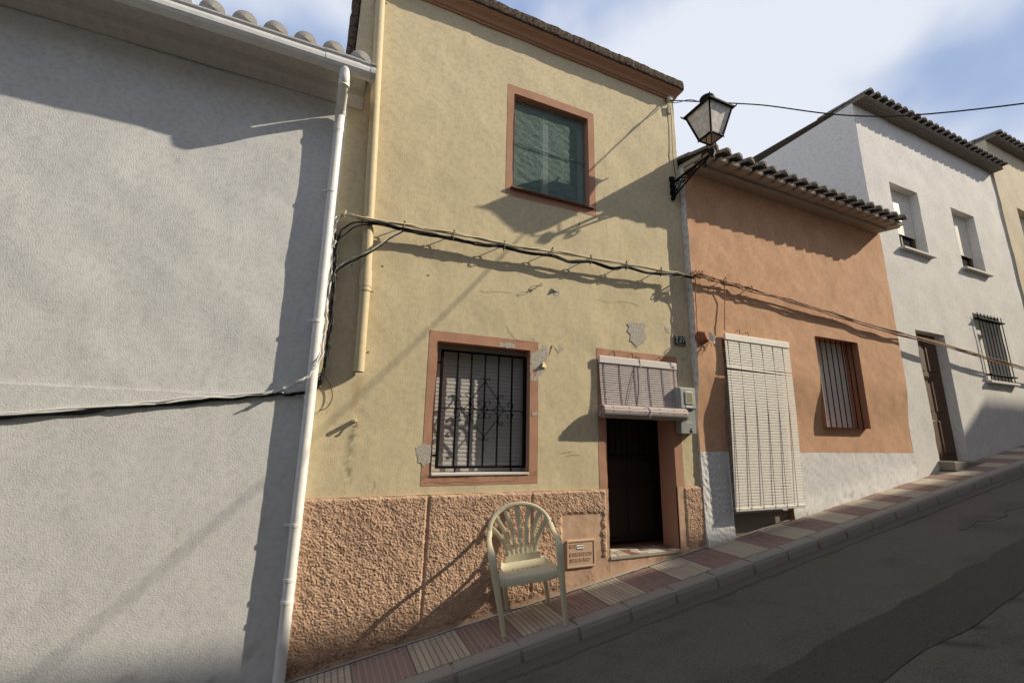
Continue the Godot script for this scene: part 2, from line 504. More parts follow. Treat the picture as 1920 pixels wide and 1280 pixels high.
# ---------------------------------------------------------------- ground
func street() -> void:
	var tilt := Basis(Vector3(0, 0, 1), atan(SLOPE))
	var mb := MB.new()
	mb.quad(Vector3(-200, -200 * SLOPE - 0.22, 200), Vector3(200, 200 * SLOPE - 0.22, 200), Vector3(200, 200 * SLOPE - 0.22, -200), Vector3(-200, -200 * SLOPE - 0.22, -200))
	structure("ground", mb, M.earth)
	mb = MB.new()
	var xs := span(-14.0, -2.5, 0.5)
	xs.append_array(span(-2.5, 13.0, 0.09))
	xs.append_array(span(13.0, 46.5, 0.5))
	var zs := span(0.60, 4.75, 0.09)
	zs.push_back(4.75)
	var rows := []
	for x in xs:
		var row := []
		for z in zs:
			row.push_back(mb.v.size())
			var t: float = 1.0 + 0.30 * nz_stain.get_noise_2d(x * 0.35, z * 0.9) + 0.16 * nz_mid.get_noise_2d(x * 0.6, z * 0.6) + 0.10 * nz_small.get_noise_2d(x, z)
			var c := Color(t, t, t * 0.99)
			# oil drips in the middle of the lane, dust gathered in clots towards the kerb
			var oil := smoothstep(0.28, 0.5, nz_mid.get_noise_2d(x * 0.9 + 31.0, z * 0.9)) * exp(-pow((z - 2.3) / 0.6, 2.0))
			c = c.lerp(Color(0.45, 0.45, 0.46), oil * 0.8)
			var dust := smoothstep(0.0, 0.35, nz_small.get_noise_2d(x * 0.5, z * 0.8) + 0.35 - (z - 0.6) * 1.1)
			c = c.lerp(Color(1.55, 1.42, 1.22), dust * 0.40)
			mb.col = c
			mb.vert(Vector3(x, road_y(x, z), z), Vector3(-SLOPE, 1, 0).normalized())
		rows.push_back(row)
	for a in xs.size() - 1:
		for b in zs.size() - 1:
			mb.ccw(rows[a][b], rows[a][b + 1], rows[a + 1][b + 1])
			mb.ccw(rows[a][b], rows[a + 1][b + 1], rows[a + 1][b])
	var road := structure("road", mb, M.asphalt)
	# a mended trench and long cracks
	var trench := MB.new()
	trench.col = Color(0.62, 0.62, 0.63)
	var left := []
	var right := []
	for k in 24:
		var x := 2.2 + k * 0.22
		var zc := 1.75 + 0.05 * nz_mid.get_noise_1d(x)
		left.push_back(Vector3(x, 0, zc + 0.02 * nz_small.get_noise_1d(x * 2.0)))
		right.push_back(Vector3(x, 0, zc + 0.42 + 0.02 * nz_small.get_noise_1d(x * 2.0 + 50.0)))
	for k in 23:
		for b in 4:
			var q := []
			for e in [[k, b], [k, b + 1], [k + 1, b + 1], [k + 1, b]]:
				var p: Vector3 = left[e[0]].lerp(right[e[0]], e[1] / 4.0)
				q.push_back(Vector3(p.x, road_y(p.x, p.z) + 0.005, p.z))
			trench.quad(q[0], q[1], q[2], q[3])
	part("mended_trench", trench, M.asphalt, road)
	for c in [[3.4, 2.75, 6.4, 2.5, 5], [6.6, 1.25, 9.8, 1.55, 12]]:
		var pts := []
		for k in 40:
			var t := k / 39.0
			var x: float = lerpf(c[0], c[2], t) + 0.06 * nz_mid.get_noise_2d(t * 1.2, c[4])
			var z: float = lerpf(c[1], c[3], t) + 0.12 * nz_mid.get_noise_2d(t * 1.5, c[4] + 20.0) + 0.03 * nz_small.get_noise_2d(t * 2.0, c[4])
			pts.push_back(Vector3(x, road_y(x, z) + 0.0045, z))
		var cm := MB.new()
		cm.col = Color(0.3, 0.3, 0.3)
		cm.sweep(pts, 0.0022, 0.0015, Vector3(0, 1, 0), 5)
		part("crack", cm, M.asphalt, road)
	# the strip of older, coarser asphalt along the kerb
	mb = MB.new()
	var prev := []
	for k in 241:
		var x := -12.0 + k * 0.12
		var e := 0.17 + 0.022 * nz_mid.get_noise_1d(x * 3.0) + 0.01 * nz_small.get_noise_1d(x * 5.0)
		var row := []
		for z in [0.60, 0.60 + e * 0.5, 0.60 + e]:
			row.push_back(Vector3(x, ground_y(x) - 0.125 + 0.05 * (1.0 - pow((z - 2.7) / 2.1, 2.0)) + 0.016, z))
		row.push_back(row[2] + Vector3(0, -0.02, 0.012))
		if prev:
			for j in 3: mb.quad(prev[j + 1], row[j + 1], row[j], prev[j])
		prev = row
	structure("road_edge", mb, M.asphalt_old)
	# pavement bed and tiles
	mb = MB.new()
	mb.box(Vector3(14, 14 * SLOPE, 0) + tilt * Vector3(0, -0.075, 0.26), Vector3(60, 0.12, 0.55), tilt)
	var bed := structure("pavement", mb, M.mortar)
	var meshes := {}
	var rng := RandomNumberGenerator.new()
	rng.seed = 5
	for kind in 2:
		for variant in 4: meshes[kind * 4 + variant] = paving_tile(kind, variant, rng)
	var pitch := 0.4135
	for k in range(-8, 34):
		var x := 0.804 + k * pitch
		var kind := 1 if posmod(k, 2) == 1 else 0          # 0 cream, 1 red
		var o := Vector3(x, ground_y(x), 0.045)
		var lift := rng.randf_range(-0.0015, 0.0015)
		put("paving_tile", meshes[kind * 4 + rng.randi() % 4], M.tile, bed, Transform3D(tilt, o + tilt * Vector3(0, lift, 0)))
	# mortar fillet where tiles meet the walls
	mb = MB.new()
	var pts := []
	var ws := []
	for k in 260:
		var x := -2.5 + k * 0.04
		pts.push_back(Vector3(x, ground_y(x) + 0.002, 0.022 + 0.008 * nz_small.get_noise_1d(x)))
		ws.push_back(0.020 + 0.010 * nz_mid.get_noise_1d(x * 4.0))
	mb.sweep(pts, 0.004, ws, Vector3(0, 0, 1), 6)
	part("mortar_fillet", mb, M.mortar, bed)
	# kerb stones
	var kerb := Node3D.new()
	kerb.name = "kerb"
	add_child(kerb)
	kerb.set_meta("kind", "structure")
	var stones := []
	for variant in 3:
		var s := MB.new()
		var prof := [Vector2(0.0, -0.20), Vector2(0.0, -0.004), Vector2(0.004, 0.0), Vector2(0.085, 0.0), Vector2(0.103, -0.006), Vector2(0.116, -0.02), Vector2(0.124, -0.042), Vector2(0.136, -0.20)]
		var kx := [0.004, 0.012, 0.13, 0.25, 0.37, 0.493, 0.501]
		for a in kx.size() - 1:
			for b in prof.size() - 1:
				var q := []
				for e in [[a, b], [a, b + 1], [a + 1, b + 1], [a + 1, b]]:
					var p: Vector2 = prof[e[1]]
					var inset := 0.006 if e[0] == 0 or e[0] == kx.size() - 1 else 0.0
					var wob: float = nz_mid.get_noise_3d(kx[e[0]] * 3.0, p.x * 9.0, variant * 7.0) * 0.004
					q.push_back(Vector3(kx[e[0]], p.y - inset * 0.7 + wob, p.x - inset * (0.6 if e[1] > 3 else 0.0) + wob))
				s.quad(q[0], q[1], q[2], q[3])
		for e in [0, 1]:
			var poly := PackedVector2Array()
			for p in prof: poly.push_back(Vector2(p.x, p.y))
			var x0: float = 0.006 if e == 0 else 0.499
			for b in range(1, prof.size() - 1):
				var p0 := Vector3(x0, prof[0].y, prof[0].x)
				var p1 := Vector3(x0, prof[b].y - 0.004, prof[b].x)
				var p2 := Vector3(x0, prof[b + 1].y - 0.004, prof[b + 1].x)
				if e == 0: s.tri(p0, p2, p1)
				else: s.tri(p0, p1, p2)
		stones.push_back(s.mesh())
	for k in range(-8, 28):
		var x := 0.54 + k * 0.51
		put("kerb_stone", stones[posmod(k * 7, 3)], M.kerb, kerb, Transform3D(tilt, Vector3(x, ground_y(x) - 0.001, 0.512)))
	mb = MB.new()
	mb.box(Vector3(14, 14 * SLOPE, 0) + tilt * Vector3(0, -0.108, 0.57), Vector3(60, 0.19, 0.115), tilt)
	part("mortar_joint", mb, M.mortar, kerb)
	mb = MB.new()
	mb.box(Vector3(14, 14 * SLOPE, 0) + tilt * Vector3(0, -0.06, 5.1), Vector3(60, 0.14, 0.75), tilt)
	structure("pavement_opposite", mb, M.concrete)

func road_y(x: float, z: float) -> float:
	return ground_y(x) - 0.125 + 0.05 * (1.0 - pow((z - 2.7) / 2.1, 2.0)) + nz_big.get_noise_2d(x * 0.7, z * 1.5) * 0.012 + nz_small.get_noise_2d(x, z) * 0.0015

func paving_tile(kind: int, variant: int, rng: RandomNumberGenerator) -> ArrayMesh:
	var mb := MB.new()
	var tone := rng.randf_range(0.9, 1.08)
	var pad: Color = Color(0.315, 0.205, 0.170) if kind == 1 else Color(0.55, 0.48, 0.365)
	var groove: Color = Color(0.44, 0.37, 0.31) if kind == 1 else Color(0.29, 0.235, 0.17)
	pad = pad * tone
	var L := 0.4095
	var D := 0.465
	mb.col = groove
	mb.box(Vector3(L * 0.5, -0.012, D * 0.5), Vector3(L, 0.018, D))
	var nb := 9
	var bw := L / nb
	var rows := []
	if kind == 1: rows = [[0.0, 0.055, D], [0.0, 0.055, 0.11, 0.30, D], [0.0, 0.06, 0.41, D], [0.0, 0.05, 0.10, 0.155, D]][variant]
	else:
		match variant:
			0: rows = [0.0, 0.05, 0.10, 0.16, 0.22, 0.28, 0.34, 0.40, D]
			1: rows = [0.0, 0.05, 0.10, D]
			2: rows = [0.0, 0.05, 0.10, 0.16, 0.22, D]
			_: rows = [0.0, 0.06, D]
	for a in nb:
		for r in rows.size() - 1:
			var z0: float = rows[r] + 0.003
			var z1: float = rows[r + 1] - 0.003
			var x0 := a * bw + (0.0048 if kind == 1 else 0.0035)
			var x1 := (a + 1) * bw - (0.0048 if kind == 1 else 0.0035)
			mb.col = (pad * rng.randf_range(0.86, 1.08)).lerp(Color(0.42, 0.37, 0.30), rng.randf_range(0.0, 0.22))
			var h := rng.randf_range(0.0, 0.001)
			var e := 0.002
			var b := [Vector3(x0, -0.005, z0), Vector3(x0, -0.005, z1), Vector3(x1, -0.005, z1), Vector3(x1, -0.005, z0)]
			var t := [Vector3(x0 + e, h, z0 + e), Vector3(x0 + e, h, z1 - e), Vector3(x1 - e, h, z1 - e), Vector3(x1 - e, h, z0 + e)]
			mb.quad(t[0], t[1], t[2], t[3])
			for k in 4: mb.quad(b[k], b[(k + 1) % 4], t[(k + 1) % 4], t[k])
	return mb.mesh()

# ---------------------------------------------------------------- the yellow house
const YL := -0.08
const YR := 4.13
const UW := [1.68, 2.68, 4.488, 5.712]      # upper window opening: x0 x1 y0 y1
const LW := [0.937, 1.91, 1.442, 2.662]
const DR := [2.83, 3.767, 0.61, 2.52]

func inside(r: Array, x: float, y: float) -> bool:
	return x > r[0] and x < r[1] and y > r[2] and y < r[3]

func wall_z(x: float, y: float) -> float:
	return nz_big.get_noise_2d(x, y) * 0.008 + nz_mid.get_noise_2d(x, y * 0.8) * 0.0016 + nz_small.get_noise_2d(x, y) * 0.0004

func yellow_col(x: float, y: float) -> Color:
	var c := Color(0.605, 0.515, 0.335)
	var s: float = nz_stain.get_noise_2d(x, y)
	c = c * (1.0 + 0.07 * s)
	var g: float = nz_mid.get_noise_2d(x + 9.0, y)
	c = c.lerp(Color(0.55, 0.48, 0.34), clampf(0.25 * (g + 0.2), 0, 0.3))
	# the dark run below the wooden peg
	var d := exp(-pow((x - 0.235 - 0.012 * nz_drip.get_noise_1d(y * 2.0)) / 0.035, 2.0)) * smoothstep(1.32, 1.42, y) * (1.0 - smoothstep(1.80, 1.90, y))
	d *= clampf(0.35 + 1.1 * nz_fine.get_noise_2d(x, y) + 0.7 * nz_small.get_noise_2d(x, y * 0.6), 0, 1)
	c = c.lerp(Color(0.09, 0.08, 0.05), d * 0.75)
	# rust-tinted runs under the cut pipe and beside it
	var r := exp(-pow((x - 0.245) / 0.05, 2.0)) * smoothstep(1.9, 2.0, y) * (1.0 - smoothstep(2.2, 2.32, y)) * clampf(0.5 + nz_small.get_noise_2d(x, y * 0.3), 0, 1)
	c = c.lerp(Color(0.42, 0.27, 0.12), r * 0.5)
	var e := clampf(nz_drip.get_noise_2d(x * 2.4, y * 0.16) * 1.4 - 0.35, 0, 1)
	c = c.lerp(Color(0.43, 0.36, 0.22), e * 0.35)
	c.a = 1.0
	return c

func band_col(x: float, y: float) -> Color:
	var c := Color(0.47, 0.265, 0.175) * (1.0 + 0.12 * nz_stain.get_noise_2d(x * 1.6 + 4.0, y * 1.6))
	if y < 1.45 and y > 1.33 and x < 2.02:
		var d := clampf(nz_small.get_noise_2d(x * 1.2, y) * 1.5 + 0.1, 0, 1) * smoothstep(1.35, 1.42, y)
		c = c.lerp(Color(0.12, 0.07, 0.05), d * 0.6)
	c.a = 1.0
	return c

func reveal(r: Array, depth: float, called: String, m: Material, parent: Node3D, floor_too := true) -> void:
	var mb := MB.new()
	var f := 0.006
	var x0: float = r[0]
	var x1: float = r[1]
	var y0: float = r[2]
	var y1: float = r[3]
	mb.quad(Vector3(x0, y0, f), Vector3(x0, y0, -depth), Vector3(x0, y1, -depth), Vector3(x0, y1, f))
	mb.quad(Vector3(x1, y0, -depth), Vector3(x1, y0, f), Vector3(x1, y1, f), Vector3(x1, y1, -depth))
	mb.quad(Vector3(x0, y1, -depth), Vector3(x1, y1, -depth), Vector3(x1, y1, f), Vector3(x0, y1, f))
	if floor_too: mb.quad(Vector3(x0, y0, f), Vector3(x1, y0, f), Vector3(x1, y0, -depth), Vector3(x0, y0, -depth))
	part(called, mb, m, parent)

func band(outer: Array, r: Array, called: String, parent: Node3D) -> void:
	var mb := MB.new()
	var xs := cuts([outer[0], outer[1], r[0], r[1]], 0.025)
	var ys := cuts([outer[2], outer[3], r[2], r[3]], 0.025)
	mb.sheet(xs, ys, func(x, y): return x < outer[0] or x > outer[1] or y < outer[2] or y > outer[3] or inside(r, x, y), func(x, y): return wall_z(x, y) + 0.0023, band_col)
	part(called, mb, M.band, parent)

func yellow_house() -> void:
	var h := thing("yellow_house", "two-storey pale yellow house with salmon bands and rough salmon plinth", "house", Vector3(2.0, ground_y(2.0), 0))
	var mb := MB.new()
	var xs := cuts([YL, YR, UW[0], UW[1], LW[0], LW[1], DR[0], DR[1]], 0.022)
	var ys := cuts([0.30, 1.2, 6.56, UW[2], UW[3], LW[2], LW[3], DR[2], DR[3]], 0.022)
	mb.sheet(xs, ys, func(x, y): return inside(UW, x, y) or inside(LW, x, y) or inside(DR, x, y) or (y < 1.2 and x < 2.7), wall_z, yellow_col)
	part("wall", mb, M.yellow, h)
	mb = MB.new()                                             # the body behind the facade skin
	mb.col = Color(0.5, 0.42, 0.25)
	var hall := [2.35, 4.02, 0.585, 2.95]
	mb.box(Vector3((YL + hall[0]) * 0.5, 3.2, -3.3), Vector3(hall[0] - YL - 0.006, 7.2, 6.0))
	mb.box(Vector3((YR + hall[1]) * 0.5, 3.2, -3.3), Vector3(YR - hall[1] - 0.006, 7.2, 6.0))
	mb.box(Vector3((hall[0] + hall[1]) * 0.5, (hall[3] + 6.8) * 0.5, -3.3), Vector3(hall[1] - hall[0], 6.8 - hall[3], 6.0))
	mb.box(Vector3((hall[0] + hall[1]) * 0.5, (hall[3] + hall[2]) * 0.5, -6.2), Vector3(hall[1] - hall[0], hall[3] - hall[2], 0.2))
	mb.quad(Vector3(YR, 0.3, -0.3), Vector3(YR, 0.3, 0.0), Vector3(YR, 6.6, 0.0), Vector3(YR, 6.6, -0.3)) if false else mb.quad(Vector3(YR, 0.3, 0.0), Vector3(YR, 0.3, -0.32), Vector3(YR, 6.6, -0.32), Vector3(YR, 6.6, 0.0))
	mb.quad(Vector3(YL, 0.0, -0.32), Vector3(YL, 0.0, 0.0), Vector3(YL, 6.6, 0.0), Vector3(YL, 6.6, -0.32))
	part("side_wall", mb, M.yellow, h)
	mb = MB.new()
	mb.box(Vector3((hall[0] + hall[1]) * 0.5, (hall[2] - 0.4) * 0.5, -3.2), Vector3(hall[1] - hall[0], hall[2] + 0.4, 5.8))
	part("hall_floor", mb, M.terracotta, h)
	mb = MB.new()
	for q in [[hall[0] - 0.01, DR[0] - 0.003], [DR[1] + 0.003, hall[1] + 0.01]]:
		mb.box(Vector3((q[0] + q[1]) * 0.5, 1.75, -0.235), Vector3(q[1] - q[0], 2.5, 0.05))
	mb.box(Vector3((DR[0] + DR[1]) * 0.5, 2.763, -0.235), Vector3(DR[1] - DR[0], 0.48, 0.05))
	part("inner_wall", mb, M.salmon, h)
	reveal(UW, 0.3, "window_reveal", M.salmon, h)
	reveal(LW, 0.3, "window_reveal", M.salmon, h, false)
	reveal(DR, 0.255, "door_reveal", M.salmon, h, false)
	band([1.59, 2.77, 4.385, 5.82], UW, "window_band", h)
	band([0.85, 2.005, 1.34, 2.76], LW, "window_band", h)
	band([2.728, 3.89, 1.18, 2.77], [DR[0], DR[1], 0.0, DR[3]], "door_band", h)
	plinth(h)
	cornice(h)
	upper_window(h)
	lower_window(h)
	grille(h)
	door(h)
	downpipe_yellow(h)
	bare_patches(h)
	# weathered edge of the party wall above the white roof
	mb = MB.new()
	var e := []
	var ew := []
	for k in 24:
		var y := 4.95 + k * 0.085
		e.push_back(Vector3(-0.125 + 0.008 * nz_mid.get_noise_1d(y * 3.0), y, -0.06))
		ew.push_back(0.045 + 0.012 * nz_small.get_noise_1d(y * 3.0))
	mb.sweep(e, ew, 0.05, Vector3(0, 0, 1), 8, 0.6)
	part("edge_render", mb, M.cap, h)

func plinth_mask(x: float, y: float) -> float:
	# 1 where the render is rough, 0 where it is smooth
	var m := 1.0
	var w: float = nz_small.get_noise_2d(x * 0.8, y * 0.8) * 0.02
	m *= smoothstep(0.03, 0.08, y - ground_y(x) + w)
	for g in [0.92, 1.93]:
		m *= smoothstep(0.010, 0.017, absf(x - g - 0.01 * (y - 0.8)) + (1.0 if y < ground_y(g) + 0.10 else 0.0))
	# the smoothed patch about the meter hatch and the plain base under the door
	var px := maxf(maxf(2.27 - x, x - 2.735), maxf(0.40 - y, y - 1.04)) + w
	m *= smoothstep(-0.01, 0.02, px)
	if x > 2.6: m *= smoothstep(0.60, 0.64, y + w) if x < 2.79 else 1.0
	if x > 2.785 and x < 3.95: m *= smoothstep(3.86, 3.885, x)
	if y > 1.235: m *= 1.0 - smoothstep(1.24, 1.268, y - w * 0.5)
	return clampf(m, 0, 1)

func plinth_z(x: float, y: float) -> float:
	var m := plinth_mask(x, y)
	var l: float = nz_lump.get_noise_2d(x, y)
	var f: float = nz_fine.get_noise_2d(x, y)
	var rough := 0.010 + 0.0080 * l + 0.0042 * f + 0.0035 * nz_small.get_noise_2d(x, y)
	return 0.014 + nz_mid.get_noise_2d(x, y) * 0.003 + m * maxf(rough, 0.001)

func plinth_col(x: float, y: float) -> Color:
	var c := Color(0.585, 0.395, 0.275) * (1.0 + 0.16 * nz_stain.get_noise_2d(x * 1.3 + 2.0, y * 1.3) + 0.10 * nz_small.get_noise_2d(x, y))
	# grime splashed up from the pavement, in clots, and thin runs from above
	var up := y - ground_y(x)
	var d := (1.0 - smoothstep(0.02, 0.30, up)) * clampf(nz_lump.get_noise_2d(x * 0.6, y * 0.6) * 1.6 + nz_mid.get_noise_2d(x, y) + (0.25 if x < 0.9 else -0.15), 0, 1)
	c = c.lerp(Color(0.11, 0.07, 0.045), d * 0.7)
	var r := clampf(nz_drip.get_noise_2d(x * 1.1, y * 0.25) * 1.6 - 0.35, 0, 1) * clampf(0.6 + nz_lump.get_noise_2d(x, y), 0, 1)
	c = c.lerp(Color(0.20, 0.12, 0.075), r * (0.5 if x < 1.0 else 0.2))
	c.a = 1.0
	return c

func plinth(h: Node3D) -> void:
	var mb := MB.new()
	mb.sheet(cuts([YL, DR[0]], 0.0062), cuts([-0.15, 1.268], 0.0062), func(x, y): return y < ground_y(x) - 0.12, plinth_z, plinth_col)
	# base under the door sill
	mb.sheet(cuts([DR[0], DR[1]], 0.03), cuts([0.3, DR[2] - 0.02], 0.03), null, plinth_z, plinth_col)
	mb.sheet(cuts([DR[1], YR - 0.003], 0.0062), cuts([0.4, 1.268], 0.0062), null, plinth_z, plinth_col)
	mb.col = Color(0.48, 0.27, 0.155)
	for s in [[YL, 2.728], [3.89, YR - 0.003]]:
		mb.quad(Vector3(s[0], 1.2675, 0.016), Vector3(s[1], 1.2675, 0.016), Vector3(s[1], 1.2675, -0.01), Vector3(s[0], 1.2675, -0.01))
	for x in [DR[0], DR[1]]:
		var q := [Vector3(x, 0.55, 0.016), Vector3(x, 0.55, -0.01), Vector3(x, 1.268, -0.01), Vector3(x, 1.268, 0.016)]
		if x > 3.0: q.reverse()
		mb.quad(q[0], q[1], q[2], q[3])
	part("plinth", mb, M.plinth, h)

func cornice(h: Node3D) -> void:
	var prof := [Vector2(-0.02, 6.495), Vector2(0.022, 6.497), Vector2(0.028, 6.512), Vector2(0.045, 6.516), Vector2(0.052, 6.522), Vector2(0.066, 6.545), Vector2(0.092, 6.562), Vector2(0.118, 6.566), Vector2(0.126, 6.575), Vector2(0.140, 6.578), Vector2(0.145, 6.59), Vector2(0.145, 6.60)]
	var mb := MB.new()
	var x0 := -0.16
	var x1 := YR - 0.005
	for k in prof.size() - 1:
		var a: Vector2 = prof[k]
		var b: Vector2 = prof[k + 1]
		# front run, then the return round the corner (mitred)
		mb.quad(Vector3(x0, a.y, a.x), Vector3(x1 + a.x * 0.45, a.y, a.x), Vector3(x1 + b.x * 0.45, b.y, b.x), Vector3(x0, b.y, b.x))
		mb.quad(Vector3(x1 + a.x * 0.45, a.y, a.x), Vector3(x1 + a.x * 0.45, a.y, -4.0), Vector3(x1 + b.x * 0.45, b.y, -4.0), Vector3(x1 + b.x * 0.45, b.y, b.x))
	part("cornice", mb, M.salmon, h)
	# the lichened concrete capping
	mb = MB.new()
	var xs := span(x0, x1 + 0.07, 0.03)
	xs.push_back(x1 + 0.07)
	var prev := []
	for x in xs:
		var j: float = nz_small.get_noise_1d(x * 1.4) * 0.006
		var w: float = nz_mid.get_noise_1d(x * 1.3 + 30.0) * 0.008
		var round_: float = 0.012 if x > x1 + 0.06 else 0.0
		var row := [Vector3(x, 6.595 + j * 0.5, 0.12), Vector3(x, 6.590 + j, 0.158 - round_ + w * 0.4), Vector3(x, 6.60 + j, 0.168 - round_ + w), Vector3(x, 6.655, 0.172 - round_ + w + j), Vector3(x, 6.715 + w, 0.165 - round_ + w), Vector3(x, 6.732 + j - round_, 0.145), Vector3(x, 6.745 + w - round_, -0.2), Vector3(x, 6.745 - round_, -4.0)]
		if prev:
			for k in row.size() - 1: mb.quad(prev[k], row[k], row[k + 1], prev[k + 1])
		prev = row
	for k in range(1, prev.size() - 1): mb.tri(prev[0], Vector3(prev[0].x, 6.6, -4.0) if k == prev.size() - 2 else prev[k + 1], prev[k]) if false else mb.tri(prev[k], Vector3(prev[0].x, 6.6, -4.0), prev[k + 1])
	mb.tri(prev[0], Vector3(prev[0].x, 6.6, -4.0), prev[1])
	part("capping", mb, M.cap, h)

func upper_window(h: Node3D) -> void:
	var w := Node3D.new()
	w.name = "upper_window"
	h.add_child(w, true)
	var x0: float = UW[0]
	var x1: float = UW[1]
	var y0: float = UW[2]
	var y1: float = UW[3]
	var zb := -0.16
	for f in [["frame", Vector3((x0 + x1) * 0.5, y1 - 0.03, zb), Vector3(x1 - x0, 0.06, 0.05)], ["frame", Vector3((x0 + x1) * 0.5, y0 + 0.03, zb), Vector3(x1 - x0, 0.06, 0.05)], ["frame", Vector3(x0 + 0.03, (y0 + y1) * 0.5, zb), Vector3(0.06, y1 - y0 - 0.12, 0.05)], ["frame", Vector3(x1 - 0.03, (y0 + y1) * 0.5, zb), Vector3(0.06, y1 - y0 - 0.12, 0.05)], ["mullion", Vector3(2.135, (y0 + y1) * 0.5, zb + 0.035), Vector3(0.075, y1 - y0 - 0.12, 0.05)]]:
		var mb := MB.new()
		mb.box(f[1], f[2], Basis(), 0.006)
		part(f[0], mb, M.window_white, w)
	for s in [[x0 + 0.06, 2.1], [2.17, x1 - 0.06]]:
		var mb := MB.new()
		mb.box(Vector3((s[0] + s[1]) * 0.5, (y0 + y1) * 0.5, zb - 0.01), Vector3(s[1] - s[0], y1 - y0 - 0.12, 0.008))
		part("pane", mb, M.glass, w)
	# the green shade net hung loosely in the opening, creased, with a slack line across
	var mb := MB.new()
	mb.shell(70, 84, func(u, v):
		var x: float = lerpf(x0 + 0.004, x1 - 0.004, u)
		var y: float = lerpf(y0 + 0.006, y1 - 0.01, v)
		var z: float = -0.076 + 0.006 * nz_mid.get_noise_2d(x * 1.2, y * 2.6) + 0.002 * nz_small.get_noise_2d(x * 0.5, y * 0.9)
		for c in [[4.62, 0.02], [4.80, -0.03], [4.95, 0.05], [5.12, -0.02], [5.28, 0.03]]:
			var yy: float = c[0] + c[1] * sin(x * 5.0 + c[0] * 9.0)
			z += 0.005 * exp(-pow((y - yy) / 0.013, 2.0)) * clampf(0.5 + nz_mid.get_noise_2d(x * 2.0, c[0] * 10.0) * 1.5, 0, 1)
		return Vector3(x, y, z), 0.0015)
	part("shade_net", mb, M.net, w)
	mb = MB.new()
	var line := []
	for k in 30:
		var u := k / 29.0
		line.push_back(Vector3(lerpf(x0, x1, u), 5.115 - 0.012 * sin(u * PI) + 0.003 * nz_small.get_noise_1d(u * 2.0), -0.062))
	mb.tube(line, 0.007, 6)
	part("hem_line", mb, M.net, w)
	mb = MB.new()
	mb.box(Vector3(2.185, 4.472, -0.02), Vector3(1.085, 0.026, 0.13), Basis(), 0.006)
	part("sill", mb, M.brown_sill, w)

func lower_window(h: Node3D) -> void:
	var w := Node3D.new()
	w.name = "lower_window"
	h.add_child(w, true)
	var x0: float = LW[0]
	var x1: float = LW[1]
	var pitch := 0.0385
	var slat := MB.new()
	slat.sweep([Vector3(-(x1 - x0) * 0.5 + 0.02, 0, 0), Vector3((x1 - x0) * 0.5 - 0.02, 0, 0)], 0.0188, 0.006, Vector3(0, 0, 1), 10, 0.45)
	var sm := slat.mesh()
	var y: float = LW[2] + 0.075
	var k := 0
	while y < LW[3]:
		put("shutter_slat", sm, M.shutter, w, Transform3D(Basis(), Vector3((x0 + x1) * 0.5, y, -0.180 + 0.0012 * sin(k * 2.3))))
		y += pitch
		k += 1
	var mb := MB.new()
	mb.box(Vector3((x0 + x1) * 0.5, LW[2] + 0.03, -0.176), Vector3(x1 - x0 - 0.03, 0.046, 0.022), Basis(), 0.004)
	part("bottom_rail", mb, M.shutter, w)
	for x in [x0 + 0.012, x1 - 0.012]:
		mb = MB.new()
		mb.box(Vector3(x, (LW[2] + LW[3]) * 0.5, -0.172), Vector3(0.024, LW[3] - LW[2], 0.035), Basis(), 0.003)
		part("guide_rail", mb, M.shutter_rail, w)
	mb = MB.new()
	mb.box(Vector3((x0 + x1) * 0.5, LW[3] - 0.02, -0.16), Vector3(x1 - x0, 0.04, 0.05), Basis(), 0.003)
	part("head_rail", mb, M.shutter_rail, w)
	mb = MB.new()
	mb.box(Vector3((x0 + x1) * 0.5, (LW[2] + LW[3]) * 0.5, -0.225), Vector3(x1 - x0, LW[3] - LW[2], 0.03))
	part("pane", mb, M.glass, w)
	mb = MB.new()
	mb.box(Vector3((x0 + x1) * 0.5, LW[2] - 0.008, -0.095), Vector3(x1 - x0 - 0.004, 0.022, 0.215), Basis(), 0.004)
	part("sill", mb, M.stone_sill, w)

